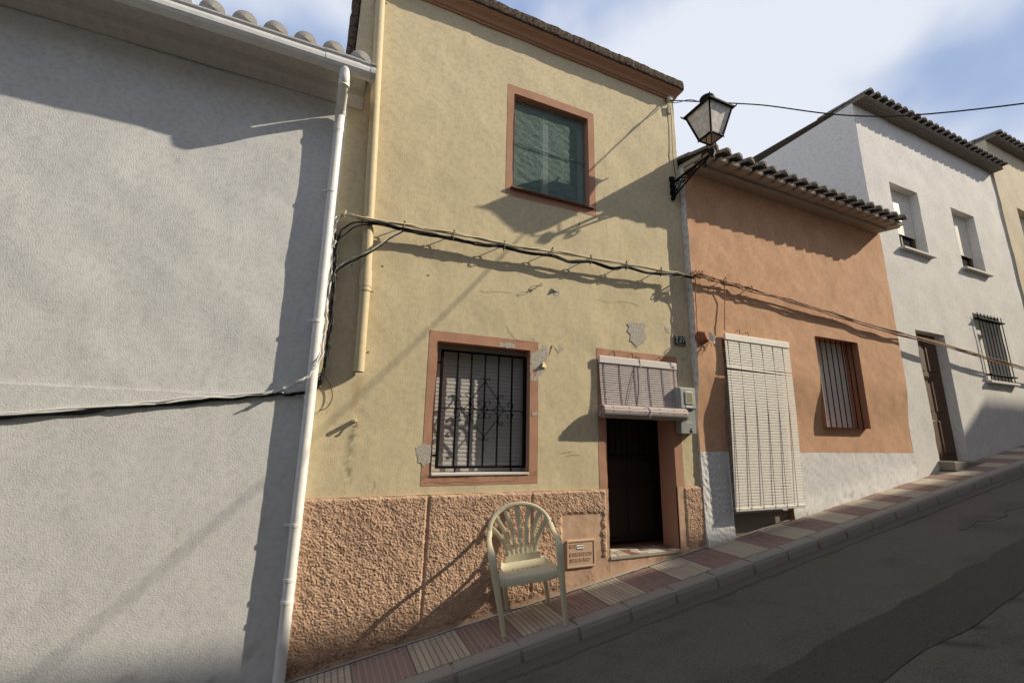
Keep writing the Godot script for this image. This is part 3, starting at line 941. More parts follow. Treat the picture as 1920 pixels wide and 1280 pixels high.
func grille(h: Node3D) -> void:
	var g := Node3D.new()
	g.name = "window_grille"
	h.add_child(g, true)
	var z := -0.085
	var bars := [1.005, 1.165, 1.307, 1.452, 1.597, 1.745, 1.89]
	var yb := 1.492
	var yt := 2.592
	var ym := 2.035
	for k in bars.size():
		var mb := MB.new()
		var r := 0.0080 if k > 0 and k < 6 else 0.0135
		mb.box(Vector3(bars[k], (yb + yt) * 0.5, z), Vector3(r * 2, yt - yb, r * 2), Basis(), 0.002)
		part("bar", mb, M.iron, g)
	for y in [yb, yt]:
		var mb := MB.new()
		mb.box(Vector3((bars[0] + bars[6]) * 0.5, y, z + 0.001), Vector3(bars[6] - bars[0] + 0.026, 0.022, 0.012), Basis(), 0.002)
		part("rail", mb, M.iron, g)
	var mr := MB.new()
	mr.box(Vector3((bars[0] + bars[6]) * 0.5, ym, z + 0.002), Vector3(bars[6] - bars[0], 0.010, 0.006), Basis(), 0.001)
	part("rail", mr, M.iron, g)
	for e in [[0, 1.60], [6, 1.60], [6, 2.47], [0, 2.47]]:
		var mb := MB.new()
		var xa: float = bars[e[0]]
		var xb: float = LW[0] - 0.01 if e[0] == 0 else LW[1] + 0.01
		mb.box(Vector3((xa + xb) * 0.5, e[1], z), Vector3(absf(xa - xb), 0.02, 0.014), Basis(), 0.002)
		part("anchor", mb, M.iron, g)
	for x in [1.18, 1.75]:
		var mb := MB.new()
		mb.box(Vector3(x, 1.467, z), Vector3(0.016, 0.04, 0.014), Basis(), 0.002)
		part("foot", mb, M.iron, g)
	# scrollwork: traced for one quarter, mirrored about the middle bar and the middle rail
	var cx := 1.452
	var big := [[275, 425], [235, 478], [190, 535], [140, 598], [122, 640], [135, 690], [170, 722], [215, 730], [250, 708], [263, 668], [248, 636], [222, 630], [204, 648], [212, 668], [226, 664]]
	var side := [[90, 588], [72, 580], [68, 560], [86, 550], [108, 566], [116, 605], [100, 660], [60, 705], [10, 724], [-38, 706], [-58, 668], [-42, 632], [-12, 624], [8, 645], [0, 668], [-14, 666]]
	var top := [[232, 410], [230, 394], [246, 386], [262, 396], [273, 425]]
	for src in [big, side, top]:
		var base := []
		for p in src:
			var q := P(860 + p[0] / 5.82, 640 + p[1] / 5.82, z)
			base.push_back(q)
		for sx in [1.0, -1.0]:
			for sy in [1.0, -1.0]:
				var pts := []
				var ref := P(860 + 268.0 / 5.82, 640 + 733.0 / 5.82, z)
				for q in base: pts.push_back(Vector3(cx + (q.x - ref.x) * sx, ym + (q.y - ref.y) * sy * (1.0 if sy > 0 else 0.93), z + 0.011))
				var mb := MB.new()
				mb.sweep(smooth(pts, 5), 0.0036, 0.006, Vector3(0, 0, 1), 6, 0.6)
				part("scroll", mb, M.iron, g)

func door(h: Node3D) -> void:
	var d := Node3D.new()
	d.name = "front_door"
	h.add_child(d, true)
	var x0 := 2.96
	var x1 := 4.015
	var y0: float = DR[2]
	var y1 := 2.9
	var z := -0.47
	for f in [["frame", Vector3(x0 + 0.035, (y0 + y1) * 0.5, z + 0.02), Vector3(0.07, y1 - y0, 0.07)], ["frame", Vector3(x1 - 0.035, (y0 + y1) * 0.5, z + 0.02), Vector3(0.07, y1 - y0, 0.07)], ["frame", Vector3((x0 + x1) * 0.5, y1 - 0.035, z + 0.02), Vector3(x1 - x0 - 0.14, 0.07, 0.07)], ["leaf", Vector3((x0 + x1) * 0.5, (y0 + y1) * 0.5 - 0.03, z), Vector3(x1 - x0 - 0.14, y1 - y0 - 0.08, 0.035)]]:
		var mb := MB.new()
		mb.box(f[1], f[2], Basis(), 0.005)
		part(f[0], mb, M.door, d)
	var fill := MB.new()
	fill.box(Vector3(2.66, (y0 + y1) * 0.5, z), Vector3(0.60, y1 - y0, 0.05), Basis(), 0.005)
	part("side_panel", fill, M.door, d)
	for r in [[0.07, 0.62], [0.70, 0.92], [1.0, 1.80]]:
		for c in [[0.10, 0.45], [0.49, 0.84]]:
			var mb := MB.new()
			mb.box(Vector3(x0 + (c[0] + c[1]) * 0.5, y0 + (r[0] + r[1]) * 0.5, z + 0.022), Vector3(c[1] - c[0], r[1] - r[0], 0.016), Basis(), 0.006)
			part("panel", mb, M.door_panel, d)
	for k in 9:
		var mb := MB.new()
		var x := x0 + 0.13 + k * 0.085
		mb.tube([Vector3(x, y0 + 0.98, z + 0.05), Vector3(x, y0 + 1.82, z + 0.05)], 0.006, 6)
		part("bar", mb, M.iron, d)
	for y in [y0 + 0.98, y0 + 1.4, y0 + 1.82]:
		var mb := MB.new()
		mb.box(Vector3((x0 + x1) * 0.5, y, z + 0.05), Vector3(x1 - x0 - 0.2, 0.014, 0.008))
		part("rail", mb, M.iron, d)
	var mk := MB.new()
	mk.sweep([Vector3(x0 + 0.14, y0 + 0.95, z + 0.02), Vector3(x0 + 0.14, y0 + 0.95, z + 0.06)], [0.012, 0.022], [0.012, 0.022], Vector3(0, 1, 0), 10)
	part("door_knob", mk, M.iron, d)
	x0 = DR[0]
	x1 = DR[1]
	# threshold of broken marble pieces
	var t := Node3D.new()
	t.name = "threshold"
	h.add_child(t, true)
	var mb := MB.new()
	mb.box(Vector3((x0 + x1) * 0.5, y0 - 0.016, -0.12), Vector3(x1 - x0 - 0.002, 0.026, 0.29))
	part("bed", mb, M.mortar, t)
	var rng := RandomNumberGenerator.new()
	rng.seed = 21
	var grid := {}
	for a in 9:
		for b in 4:
			var edge := a == 0 or a == 8
			grid[a * 4 + b] = Vector2(x0 + (x1 - x0) * a / 8.0 + (0.0 if edge else rng.randf_range(-0.035, 0.035)), -0.25 + 0.277 * b / 3.0 + (0.0 if b == 0 or b == 3 else rng.randf_range(-0.025, 0.025)))
	var tones := [Color(0.62, 0.58, 0.50), Color(0.50, 0.42, 0.33), Color(0.25, 0.13, 0.09), Color(0.55, 0.52, 0.47), Color(0.42, 0.37, 0.29)]
	var mats := []
	for c in tones: mats.push_back(mat(c, 0.35, {grain = M.stone_sill.albedo_texture, tile = 0.3}))
	for a in 8:
		for b in 3:
			var q := [grid[a * 4 + b], grid[(a + 1) * 4 + b], grid[(a + 1) * 4 + b + 1], grid[a * 4 + b + 1]]
			var mid: Vector2 = (q[0] + q[1] + q[2] + q[3]) * 0.25
			var poly := PackedVector2Array()
			for p in q:
				poly.push_back(mid + (p - mid) * 0.93)
			var split := rng.randf() < 0.4
			var sets := [poly] if not split else [PackedVector2Array([poly[0], poly[1], poly[2]]), PackedVector2Array([poly[0], poly[2], poly[3]])]
			for s in sets:
				var m := Vector2()
				for p in s: m += p / s.size()
				var sp := PackedVector2Array()
				for p in s: sp.push_back(m + (p - m) * (0.97 if not split else 0.93))
				var pm := MB.new()
				pm.slab(sp, 0.0, 0.007 + rng.randf() * 0.001, Transform3D(Basis(Vector3(1, 0, 0), Vector3(0, 0, 1), Vector3(0, 1, 0)), Vector3(0, y0 - 0.005, 0)))
				part("marble_piece", pm, mats[rng.randi() % 5], t)

func downpipe_yellow(h: Node3D) -> void:
	var d := Node3D.new()
	d.name = "downpipe"
	h.add_child(d, true)
	var z := 0.055
	var a := P(672, 697, z)
	var j := P(685, 531, z)
	var b := P(709, 45, z) + Vector3(-0.02, 0.75, 0)
	var mb := MB.new()
	# open lower end: a tube with an inner wall
	mb.sweep([a, j], 0.045, 0.045, Vector3(0, 0, 1), 24, 1.0, false)
	mb.sweep([j, a], 0.041, 0.041, Vector3(0, 0, 1), 24, 1.0, false)
	mb.sweep([a, a + Vector3(0, 0.001, 0)], 0.0445, 0.0445, Vector3(0, 0, 1), 24, 1.0, false)
	part("pipe", mb, M.yellow_pipe, d)
	mb = MB.new()
	mb.sweep([j + (b - j).normalized() * 0.005, b], 0.0475, 0.0475, Vector3(0, 0, 1), 24, 1.0, true)
	part("pipe", mb, M.yellow_pipe, d)
	mb = MB.new()
	var up := (b - j).normalized()
	mb.sweep([j - up * 0.035, j - up * 0.03, j + up * 0.07, j + up * 0.12, j + up * 0.135], [0.049, 0.0535, 0.0545, 0.0535, 0.048], [0.049, 0.0535, 0.0545, 0.0535, 0.048], Vector3(0, 0, 1), 24)
	part("socket", mb, M.yellow_pipe, d)
	for y in [j - up * 0.065, P(687, 412, z), P(709, 45, z) + Vector3(-0.01, 0.3, 0)]:
		mb = MB.new()
		mb.sweep([y - up * 0.012, y + up * 0.012], 0.052, 0.052, Vector3(0, 0, 1), 24)
		mb.box(y + Vector3(0.062, 0, 0.0), Vector3(0.035, 0.022, 0.02), Basis(), 0.003)
		part("clamp", mb, M.yellow_pipe, d)

func jag(px: Array, amount: float, seed_: int, z := 0.0) -> PackedVector2Array:
	var r := PackedVector2Array()
	var rng := RandomNumberGenerator.new()
	rng.seed = seed_
	for k in px.size():
		var a := Q(px[k][0], px[k][1], z)
		var b := Q(px[(k + 1) % px.size()][0], px[(k + 1) % px.size()][1], z)
		var m := maxi(1, int(a.distance_to(b) / 0.014))
		for s in m: r.push_back(a.lerp(b, float(s) / m) + Vector2(rng.randf_range(-amount, amount), rng.randf_range(-amount, amount)))
	return r

func bare_patches(h: Node3D) -> void:
	var o := Vector2(930, 620)
	var s := 10.664
	var list := []
	var tr := func(pts): return pts.map(func(p): return [o.x + p[0] / s, o.y + p[1] / s])
	list.push_back(tr.call([[688, 480], [760, 430], [880, 388], [935, 310], [1020, 288], [1045, 430], [1028, 560], [988, 650], [990, 720], [962, 800], [915, 890], [855, 940], [840, 1005], [705, 985], [688, 900], [690, 700]]))
	list.push_back(tr.call([[70, 225], [240, 235], [400, 260], [420, 345], [250, 335], [60, 312]]))
	list.push_back([[780, 839], [786, 834], [796, 831], [808, 833], [809, 848], [806, 858], [808, 867], [798, 869], [795, 874], [788, 867], [783, 868], [784, 856], [780, 850]])
	list.push_back([[1176, 607], [1183, 603], [1194, 605], [1206, 603], [1210, 612], [1208, 622], [1212, 632], [1206, 643], [1198, 645], [1194, 650], [1187, 643], [1181, 638], [1183, 628], [1177, 620], [1180, 613]])
	list.push_back([[1035, 541], [1045, 540], [1049, 548], [1047, 556], [1040, 555], [1036, 548]])
	list.push_back([[1038, 646], [1052, 648], [1057, 653], [1047, 662], [1042, 655]])
	list.push_back([[1246, 612], [1254, 616], [1256, 625], [1250, 623]])
	list.push_back([[998, 772], [1006, 770], [1009, 777], [1003, 781], [997, 778]])
	list.push_back([[1277, 671], [1284, 670], [1285, 676], [1279, 677]])
	list.push_back([[1189, 648], [1193, 655], [1196, 652], [1193, 647]])
	for k in list.size():
		var poly := jag(list[k], 0.008, 40 + k)
		var mid := Vector2()
		for p in poly: mid += p / poly.size()
		var z := wall_z(mid.x, mid.y) + (0.0042 if k < 3 or k == 7 else 0.0022)
		var mb := MB.new()
		mb.slab(poly, z - 0.02, z)
		var q := part("bare_plaster", mb, M.plaster, h)
		q.set_meta("label", "patch of bare grey plaster where the paint has fallen off")
	# flakes of paint that stand off the wall
	for f in [[[1019, 678], [1024, 684], [1024, 690], [1014, 688]], [[1042, 645], [1038, 645], [1046, 660]], [[1035, 540], [1047, 546], [1040, 546]], [[1083, 420], [1088, 424], [1085, 417]]]:
		var a := P(f[0][0], f[0][1], 0.006)
		var mb := MB.new()
		var p3 := []
		for q in f: p3.push_back(P(q[0], q[1], 0.007))
		var tip: Vector3 = p3[p3.size() - 1] + Vector3(0, 0, 0.028)
		mb.tri(p3[0], tip, p3[1])
		mb.tri(p3[0] + Vector3(0, 0, 0.002), p3[1] + Vector3(0, 0, 0.002), tip + Vector3(0, 0, 0.002))
		if p3.size() > 3:
			mb.tri(p3[1], tip, p3[2])
			mb.tri(p3[1] + Vector3(0, 0, 0.002), p3[2] + Vector3(0, 0, 0.002), tip + Vector3(0, 0, 0.002))
		mb.col = Color(0.6, 0.5, 0.3)
		for k in mb.c.size(): mb.c[k] = Color(0.6, 0.49, 0.26)
		part("paint_flake", mb, M.yellow, h)
	# hairline cracks
	for c in [[[795, 905], [815, 903], [835, 905], [862, 902], [890, 904], [925, 902], [965, 901]], [[1120, 560], [1140, 566], [1165, 565], [1185, 568], [1197, 573]], [[950, 612], [966, 634], [985, 640], [1000, 634], [1003, 641]], [[1060, 855], [1075, 852], [1090, 853]], [[698, 920], [704, 912], [703, 900]], [[1088, 420], [1082, 428], [1088, 432]], [[900, 545], [915, 548], [935, 546], [960, 549]], [[648, 318], [662, 322], [668, 330]], [[1050, 850], [1075, 846]]]:
		var pts := []
		var n0 := 0
		for p in smooth(path(c, 0.0), 6):
			n0 += 1
			var zz := wall_z(p.x, p.y) + 0.0035
			if inside([0.85, 2.005, 1.34, 2.76], p.x, p.y): zz += 0.002
			pts.push_back(Vector3(p.x, p.y + 0.006 * nz_lump.get_noise_2d(p.x, p.y * 3.0), zz))
		var mb := MB.new()
		mb.sweep(pts, 0.0009, 0.0009, Vector3(0, 0, 1), 4)
		part("crack", mb, M.crack, h)
	# bolt holes: near-black studs, the shade inside painted as colour
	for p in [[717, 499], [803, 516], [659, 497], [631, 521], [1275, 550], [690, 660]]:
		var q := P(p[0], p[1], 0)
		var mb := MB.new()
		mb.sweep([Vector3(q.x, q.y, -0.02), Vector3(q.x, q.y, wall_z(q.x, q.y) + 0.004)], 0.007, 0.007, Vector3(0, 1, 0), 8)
		part("painted_hole", mb, M.hole_shade, h)

# ---------------------------------------------------------------- the white house
func barrel(mb: MB, at: Vector3, r: float, length: float, dirn: Vector3, filled: bool, seed_: int) -> void:
	# a curved roof tile, its round end at `at`, running back along dirn
	var side := Vector3(1, 0, 0)
	var up := side.cross(dirn).normalized()
	if up.y < 0: up = -up
	var n := 12
	var prev := []
	for s in 5:
		var t := s / 4.0
		var row := []
		for k in n + 1:
			var a := PI * k / n
			var rr := r * (1.0 - 0.12 * t) * (1.0 + 0.05 * nz_mid.get_noise_3d(k * 0.3, t * 2.0, seed_ * 3.0))
			if s == 0 and filled: rr *= 0.93
			row.push_back(at + dirn * (length * t) + side * cos(a) * rr + up * sin(a) * rr * 1.02)
		if prev:
			for k in n: mb.quad(prev[k + 1], prev[k], row[k], row[k + 1])
		prev = row
	if filled:
		for k in n:
			var a := PI * k / n
			var b := PI * (k + 1) / n
			var pa := at + side * cos(a) * r * 0.93 + up * sin(a) * r * 0.95
			var pb := at + side * cos(b) * r * 0.93 + up * sin(b) * r * 0.95
			var c := at - dirn * 0.02 + up * r * 0.35
			mb.tri(c, pa, pb)
		mb.tri(at - side * r * 0.93, at + side * r * 0.93, at - dirn * 0.02 + up * r * 0.35)
	else:
		for k in n:
			var a := PI * k / n
			var b := PI * (k + 1) / n
			mb.quad(at + side * cos(a) * r * 0.84 + up * sin(a) * r * 0.84, at + side * cos(b) * r * 0.84 + up * sin(b) * r * 0.84, at + side * cos(b) * r + up * sin(b) * r * 1.02, at + side * cos(a) * r + up * sin(a) * r * 1.02)

func white_col(x: float, y: float) -> Color:
	var c := Color(0.62, 0.62, 0.605) * (1.0 + 0.07 * nz_stain.get_noise_2d(x * 0.8 + 60.0, y * 0.8) + 0.03 * nz_mid.get_noise_2d(x, y + 20.0))
	# thin grey runs and splashes of street dirt with ragged outlines
	var d := clampf(nz_drip.get_noise_2d(x * 1.6 + 7.0, y * 0.10) * 2.2 - 0.75, 0, 1) * clampf(0.5 + nz_small.get_noise_2d(x, y), 0, 1)
	c = c.lerp(Color(0.40, 0.39, 0.37), d * 0.45)
	var e := smoothstep(0.10, 0.30, nz_mid.get_noise_2d(x * 0.7, y * 0.7 + 70.0) - (y - ground_y(x)) * 1.3 + 0.25)
	c = c.lerp(Color(0.34, 0.31, 0.27), e * 0.5 * clampf(0.7 + nz_lump.get_noise_2d(x, y), 0, 1))
	c.a = 1.0
	return c

func white_house() -> void:
	var h := thing("white_house", "white rendered house with white gutter and white downpipe", "house", Vector3(-3, ground_y(-3), 0))
	var xl := -7.0
	var mb := MB.new()
	mb.sheet(cuts([-3.2, YL], 0.04), cuts([-0.75, 5.1], 0.04), null, func(x, y): return -0.004 + 0.010 * nz_big.get_noise_2d(x + 20, y) + 0.002 * nz_mid.get_noise_2d(x, y), white_col)
	mb.sheet(cuts([xl, -3.2], 0.3), cuts([-1.3, 5.1], 0.3), null, func(x, y): return -0.004 + 0.010 * nz_big.get_noise_2d(x + 20, y) + 0.002 * nz_mid.get_noise_2d(x, y), white_col)
	mb.col = Color(0.62, 0.62, 0.605)
	mb.box(Vector3((xl + YL) * 0.5 - 0.01, 1.85, -3.1), Vector3(YL - xl, 6.6, 6.0))
	part("wall", mb, M.white, h)
	# low grey skirting
	mb = MB.new()
	mb.sheet(cuts([-3.2, -0.13], 0.05), cuts([-0.75, 2.06], 0.05), func(x, y): return y < ground_y(x) - 0.1, func(x, y): return 0.010 + 0.002 * nz_mid.get_noise_2d(x, y), white_col)
	mb.quad(Vector3(-3.2, 2.06, 0.010), Vector3(-0.13, 2.06, 0.010), Vector3(-0.13, 2.06, -0.01), Vector3(-3.2, 2.06, -0.01))
	mb.quad(Vector3(-0.13, -0.1, 0.010), Vector3(-0.13, -0.1, -0.01), Vector3(-0.13, 2.06, -0.01), Vector3(-0.13, 2.06, 0.010))
	part("skirting", mb, M.white, h)
	# moulded eave
	mb = MB.new()
	var prof := [Vector2(0.0, 4.90), Vector2(0.015, 4.90), Vector2(0.03, 4.92), Vector2(0.06, 4.935), Vector2(0.10, 4.95), Vector2(0.125, 4.975), Vector2(0.13, 5.0), Vector2(0.15, 5.0), Vector2(0.16, 4.955), Vector2(0.20, 4.95), Vector2(0.20, 4.90), Vector2(0.33, 4.905), Vector2(0.335, 5.06), Vector2(0.0, 5.12)]
	var x1 := 0.045
	prof = [Vector2(0.0, 4.90), Vector2(0.02, 4.90), Vector2(0.035, 4.912), Vector2(0.055, 4.93), Vector2(0.09, 4.94), Vector2(0.12, 4.955), Vector2(0.135, 4.98), Vector2(0.15, 5.0), Vector2(0.335, 5.005), Vector2(0.34, 5.075), Vector2(0.0, 5.14)]
	for k in prof.size() - 1:
		var a: Vector2 = prof[k]
		var b: Vector2 = prof[k + 1]
		mb.quad(Vector3(xl, a.y, a.x), Vector3(x1, a.y, a.x), Vector3(x1, b.y, b.x), Vector3(xl, b.y, b.x))
	for k in range(1, prof.size() - 1):
		mb.tri(Vector3(x1, prof[0].y, prof[0].x), Vector3(x1, prof[k + 1].y, prof[k + 1].x), Vector3(x1, prof[k].y, prof[k].x))
	part("eave", mb, M.soffit, h)
	# roof
	mb = MB.new()
	var sl := 0.36
	mb.quad(Vector3(xl, 5.10, 0.33), Vector3(YL + 0.02, 5.10, 0.33), Vector3(YL + 0.02, 5.10 + sl * 3.3, -3.0), Vector3(xl, 5.10 + sl * 3.3, -3.0))
	mb.quad(Vector3(xl, 5.10 + sl * 3.3, -3.0), Vector3(YL + 0.02, 5.10 + sl * 3.3, -3.0), Vector3(YL + 0.02, 4.9, -6.2), Vector3(xl, 4.9, -6.2))
	var roof := part("roof", mb, M.roof_tile, h)
	var k := 0
	var x := -0.02
	while x > -6.8:
		var t := MB.new()
		barrel(t, Vector3(x, 5.085, 0.40), 0.102, 0.55, Vector3(0, sl, -1).normalized(), true, k)
		part("roof_tile", t, M.mortar_tile, roof)
		if x > -2.9:
			for row in 4:
				t = MB.new()
				barrel(t, Vector3(x, 5.065 + sl * (0.45 + row * 0.45), 0.395 - 0.45 - row * 0.45), 0.085, 0.5, Vector3(0, sl, -1).normalized(), false, k + row * 9)
				part("roof_tile", t, M.roof_tile, roof)
		x -= 0.228
		k += 1
	# gutter
	var gut := Node3D.new()
	gut.name = "gutter"
	h.add_child(gut, true)
	var gp := [Vector2(0.345, 5.035), Vector2(0.345, 4.965), Vector2(0.352, 4.945), Vector2(0.375, 4.932), Vector2(0.405, 4.932), Vector2(0.43, 4.945), Vector2(0.445, 4.97), Vector2(0.448, 5.0), Vector2(0.443, 5.03), Vector2(0.455, 5.042), Vector2(0.458, 5.055), Vector2(0.447, 5.056), Vector2(0.436, 5.03), Vector2(0.436, 4.98), Vector2(0.42, 4.95), Vector2(0.375, 4.942), Vector2(0.352, 4.97), Vector2(0.352, 5.035)]
	var sect := func(mb2: MB, xa: float, xb: float, grow: float) -> void:
		for j in gp.size():
			var a: Vector2 = gp[j]
			var b: Vector2 = gp[(j + 1) % gp.size()]
			var c := Vector2(0.4, 5.0)
			a = c + (a - c) * (1.0 + grow)
			b = c + (b - c) * (1.0 + grow)
			mb2.quad(Vector3(xa, a.y, a.x), Vector3(xb, a.y, a.x), Vector3(xb, b.y, b.x), Vector3(xa, b.y, b.x))
	mb = MB.new()
	sect.call(mb, xl, 0.10, 0.0)
	part("channel", mb, M.white_pvc, gut)
	for j in [[-0.30, -0.01], [0.075, 0.115]]:
		mb = MB.new()
		sect.call(mb, j[0], j[1], 0.06)
		part("sleeve", mb, M.grey_pvc if j[0] > 0 else M.white_pvc, gut)
	mb = MB.new()
	var cap := PackedVector2Array()
	for j in range(0, 11): cap.push_back(Vector2(gp[j].x, gp[j].y))
	mb.slab(cap, 0.0, 0.006, Transform3D(Basis(Vector3(0, 0, 1), Vector3(0, 1, 0), Vector3(-1, 0, 0)), Vector3(0.12, 0, 0)))
	part("end_cap", mb, M.grey_pvc, gut)
	# downpipe with its swan neck
	var d := Node3D.new()
	d.name = "downpipe"
	h.add_child(d, true)
	var z := 0.056
	var top := P(636, 228, z)
	var bot := Vector3(P(527, 1235, z).x, ground_y(-0.1) - 0.03, z)
	var neck := P(645, 150, 0.395)
	neck.y = 4.90
	mb = MB.new()
	mb.sweep([bot, bot.lerp(top, 0.5) + Vector3(0.006, 0, 0), top], 0.042, 0.042, Vector3(0, 0, 1), 24)
	part("pipe", mb, M.white_pvc, d)
	mb = MB.new()
	var nk := smooth([top + Vector3(0, -0.12, 0), top + Vector3(0, 0.02, 0), top + Vector3(0, 0.09, 0.02), top.lerp(neck, 0.45) + Vector3(0, 0.03, 0), neck + Vector3(0, -0.07, -0.03), neck + Vector3(0, 0.02, 0), neck + Vector3(0, 0.06, 0)], 6)
	mb.sweep(nk, 0.0445, 0.0445, Vector3(0, 0, 1), 24)
	part("swan_neck", mb, M.white_pvc, d)
	for e in [nk[2], nk[12], nk[24]]:
		mb = MB.new()
		var dirn := Vector3(0, 1, 0) if e == nk[2] else (neck - top).normalized() if e == nk[12] else Vector3(0, 1, 0.15).normalized()
		mb.sweep([e - dirn * 0.022, e + dirn * 0.022], 0.048, 0.048, Vector3(0, 0, 1) if absf(dirn.z) < 0.5 else Vector3(0, 1, 0), 24)
		part("collar", mb, M.white_pvc, d)
	for py in [355, 603, 981, 1080, 1120]:
		var f := (P(600, py, z).y - bot.y) / (top.y - bot.y)
		var c := bot.lerp(top, f)
		mb = MB.new()
		mb.sweep([c - Vector3(0, 0.011, 0), c + Vector3(0, 0.011, 0)], 0.0465, 0.0465, Vector3(0, 0, 1), 24)
		if py < 1000: mb.box(c + Vector3(-0.062, 0, -0.005), Vector3(0.035, 0.02, 0.016), Basis(), 0.003)
		part("clamp" if py < 1000 else "socket", mb, M.white_pvc, d)

# ---------------------------------------------------------------- the orange house
const OD := [4.57, 5.62, 0.0, 3.05]
const OW := [6.45, 7.45, 2.0, 3.3]

func orange_p(_x: float, y: float) -> float:
	# the render is thick above and thins out downwards; the base swells again at its foot
	return lerpf(0.03, 0.10, smoothstep(1.9, 2.75, y))

func orange_z(x: float, y: float) -> float:
	return orange_p(x, y) + 0.008 * nz_big.get_noise_2d(x + 50, y) + 0.003 * nz_mid.get_noise_2d(x + 50, y)

func orange_col(x: float, y: float) -> Color:
	var c := Color(0.58, 0.35, 0.215) * (1.0 + 0.12 * nz_stain.get_noise_2d(x + 30, y))
	var d := clampf(nz_mid.get_noise_2d(x * 0.7, y * 0.5 + 40.0) * 1.6 - 0.35, 0, 1)
	c = c.lerp(Color(0.36, 0.22, 0.14), d * 0.4)
	c.a = 1.0
	return c

func orange_house() -> void:
	var h := thing("orange_house", "low orange house with whitewashed base and tiled eave", "house", Vector3(6.3, ground_y(6.3), 0))
	var x0 := YR + 0.004
	var x1 := 8.6
	var mb := MB.new()
	mb.sheet(cuts([x0, x1, OD[0], OD[1], OW[0], OW[1]], 0.04), cuts([1.65, 5.36, OD[3], OW[2], OW[3]], 0.04), func(x, y): return inside(OD, x, y) or inside(OW, x, y), orange_z, orange_col)
	part("wall", mb, M.orange, h)
	mb = MB.new()
	mb.box(Vector3((x0 + x1) * 0.5, 2.7, -3.2), Vector3(x1 - x0 - 0.01, 5.3, 5.9))
	part("side_wall", mb, M.flank, h)
	# the rough broken flank that stands forward of the yellow facade
	mb = MB.new()
	var ys := span(0.45, 5.4, 0.03)
	ys.push_back(5.4)
	var prev := []
	for y in ys:
		var zf := orange_z(x0, y) if y > 1.65 else wash_z(x0, y)
		var row := [Vector3(x0 + 0.005 * nz_small.get_noise_1d(y * 2.0), y, -0.02), Vector3(x0 - 0.006 + 0.007 * nz_small.get_noise_1d(y * 2.0 + 9.0), y, zf * 0.5), Vector3(x0 + 0.004 * nz_lump.get_noise_1d(y), y, zf)]
		if prev:
			for k in 2: mb.quad(prev[k], prev[k + 1], row[k + 1], row[k])
		prev = row
	part("flank", mb, M.flank, h)
	# whitewashed base, lumpy
	mb = MB.new()
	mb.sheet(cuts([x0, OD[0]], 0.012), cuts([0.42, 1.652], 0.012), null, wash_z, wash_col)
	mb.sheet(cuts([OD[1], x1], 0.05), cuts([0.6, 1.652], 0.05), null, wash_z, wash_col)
	mb.col = Color(0.66, 0.65, 0.63)
	mb.quad(Vector3(OD[0], 0.5, 0.04), Vector3(OD[0], 0.5, -0.35), Vector3(OD[0], 1.652, -0.35), Vector3(OD[0], 1.652, 0.04)) if false else mb.quad(Vector3(OD[0], 0.5, -0.35), Vector3(OD[0], 0.5, 0.05), Vector3(OD[0], 1.652, 0.05), Vector3(OD[0], 1.652, -0.35)) if false else mb.quad(Vector3(OD[0], 0.5, 0.05), Vector3(OD[0], 0.5, -0.35), Vector3(OD[0], 1.652, -0.35), Vector3(OD[0], 1.652, 0.05))
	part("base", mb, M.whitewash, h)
	# doorway: reveals, lintel, dark door, sill and step
	mb = MB.new()
	mb.quad(Vector3(OD[0], 1.652, 0.03), Vector3(OD[0], 1.652, -0.35), Vector3(OD[0], OD[3], -0.35), Vector3(OD[0], OD[3], 0.10))
	mb.quad(Vector3(OD[1], 0.6, -0.35), Vector3(OD[1], 0.6, 0.05), Vector3(OD[1], OD[3], 0.10), Vector3(OD[1], OD[3], -0.35))
	mb.quad(Vector3(OD[0], OD[3], -0.35), Vector3(OD[1], OD[3], -0.35), Vector3(OD[1], OD[3], 0.10), Vector3(OD[0], OD[3], 0.10))
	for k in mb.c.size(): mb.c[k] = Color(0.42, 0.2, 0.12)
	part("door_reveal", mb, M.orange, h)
	mb = MB.new()
	mb.box(Vector3((OD[0] + OD[1]) * 0.5, 2.0, -0.3), Vector3(OD[1] - OD[0], 2.1, 0.05), Basis(), 0.004)
	var dr := part("door", mb, M.door, h)
	for k in 2:
		mb = MB.new()
		mb.box(Vector3(lerpf(OD[0], OD[1], 0.27 + 0.46 * k), 2.0, -0.27), Vector3(0.36, 1.6, 0.02), Basis(), 0.006)
		part("panel", mb, M.door_panel, dr)
	mb = MB.new()
	mb.box(Vector3((OD[0] + OD[1]) * 0.5 - 0.003, 0.945, -0.14), Vector3(OD[1] - OD[0] - 0.004, 0.022, 0.34), Basis(), 0.004)
	part("door_sill", mb, M.meter, h)
	mb = MB.new()
	mb.box(Vector3((OD[0] + OD[1]) * 0.5, 0.70, -0.18), Vector3(OD[1] - OD[0] - 0.004, 0.46, 0.34), Basis(), 0.01)
	part("step", mb, M.concrete, h)
	# window further up the street
	var r := OW
	mb = MB.new()
	mb.quad(Vector3(r[0], r[2], 0.1), Vector3(r[0], r[2], -0.2), Vector3(r[0], r[3], -0.2), Vector3(r[0], r[3], 0.1))
	mb.quad(Vector3(r[1], r[2], -0.2), Vector3(r[1], r[2], 0.1), Vector3(r[1], r[3], 0.1), Vector3(r[1], r[3], -0.2))
	mb.quad(Vector3(r[0], r[3], -0.2), Vector3(r[1], r[3], -0.2), Vector3(r[1], r[3], 0.1), Vector3(r[0], r[3], 0.1))
	mb.quad(Vector3(r[0], r[2], 0.1), Vector3(r[1], r[2], 0.1), Vector3(r[1], r[2], -0.2), Vector3(r[0], r[2], -0.2))
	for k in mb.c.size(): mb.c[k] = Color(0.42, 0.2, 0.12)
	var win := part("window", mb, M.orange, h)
	var sl := MB.new()
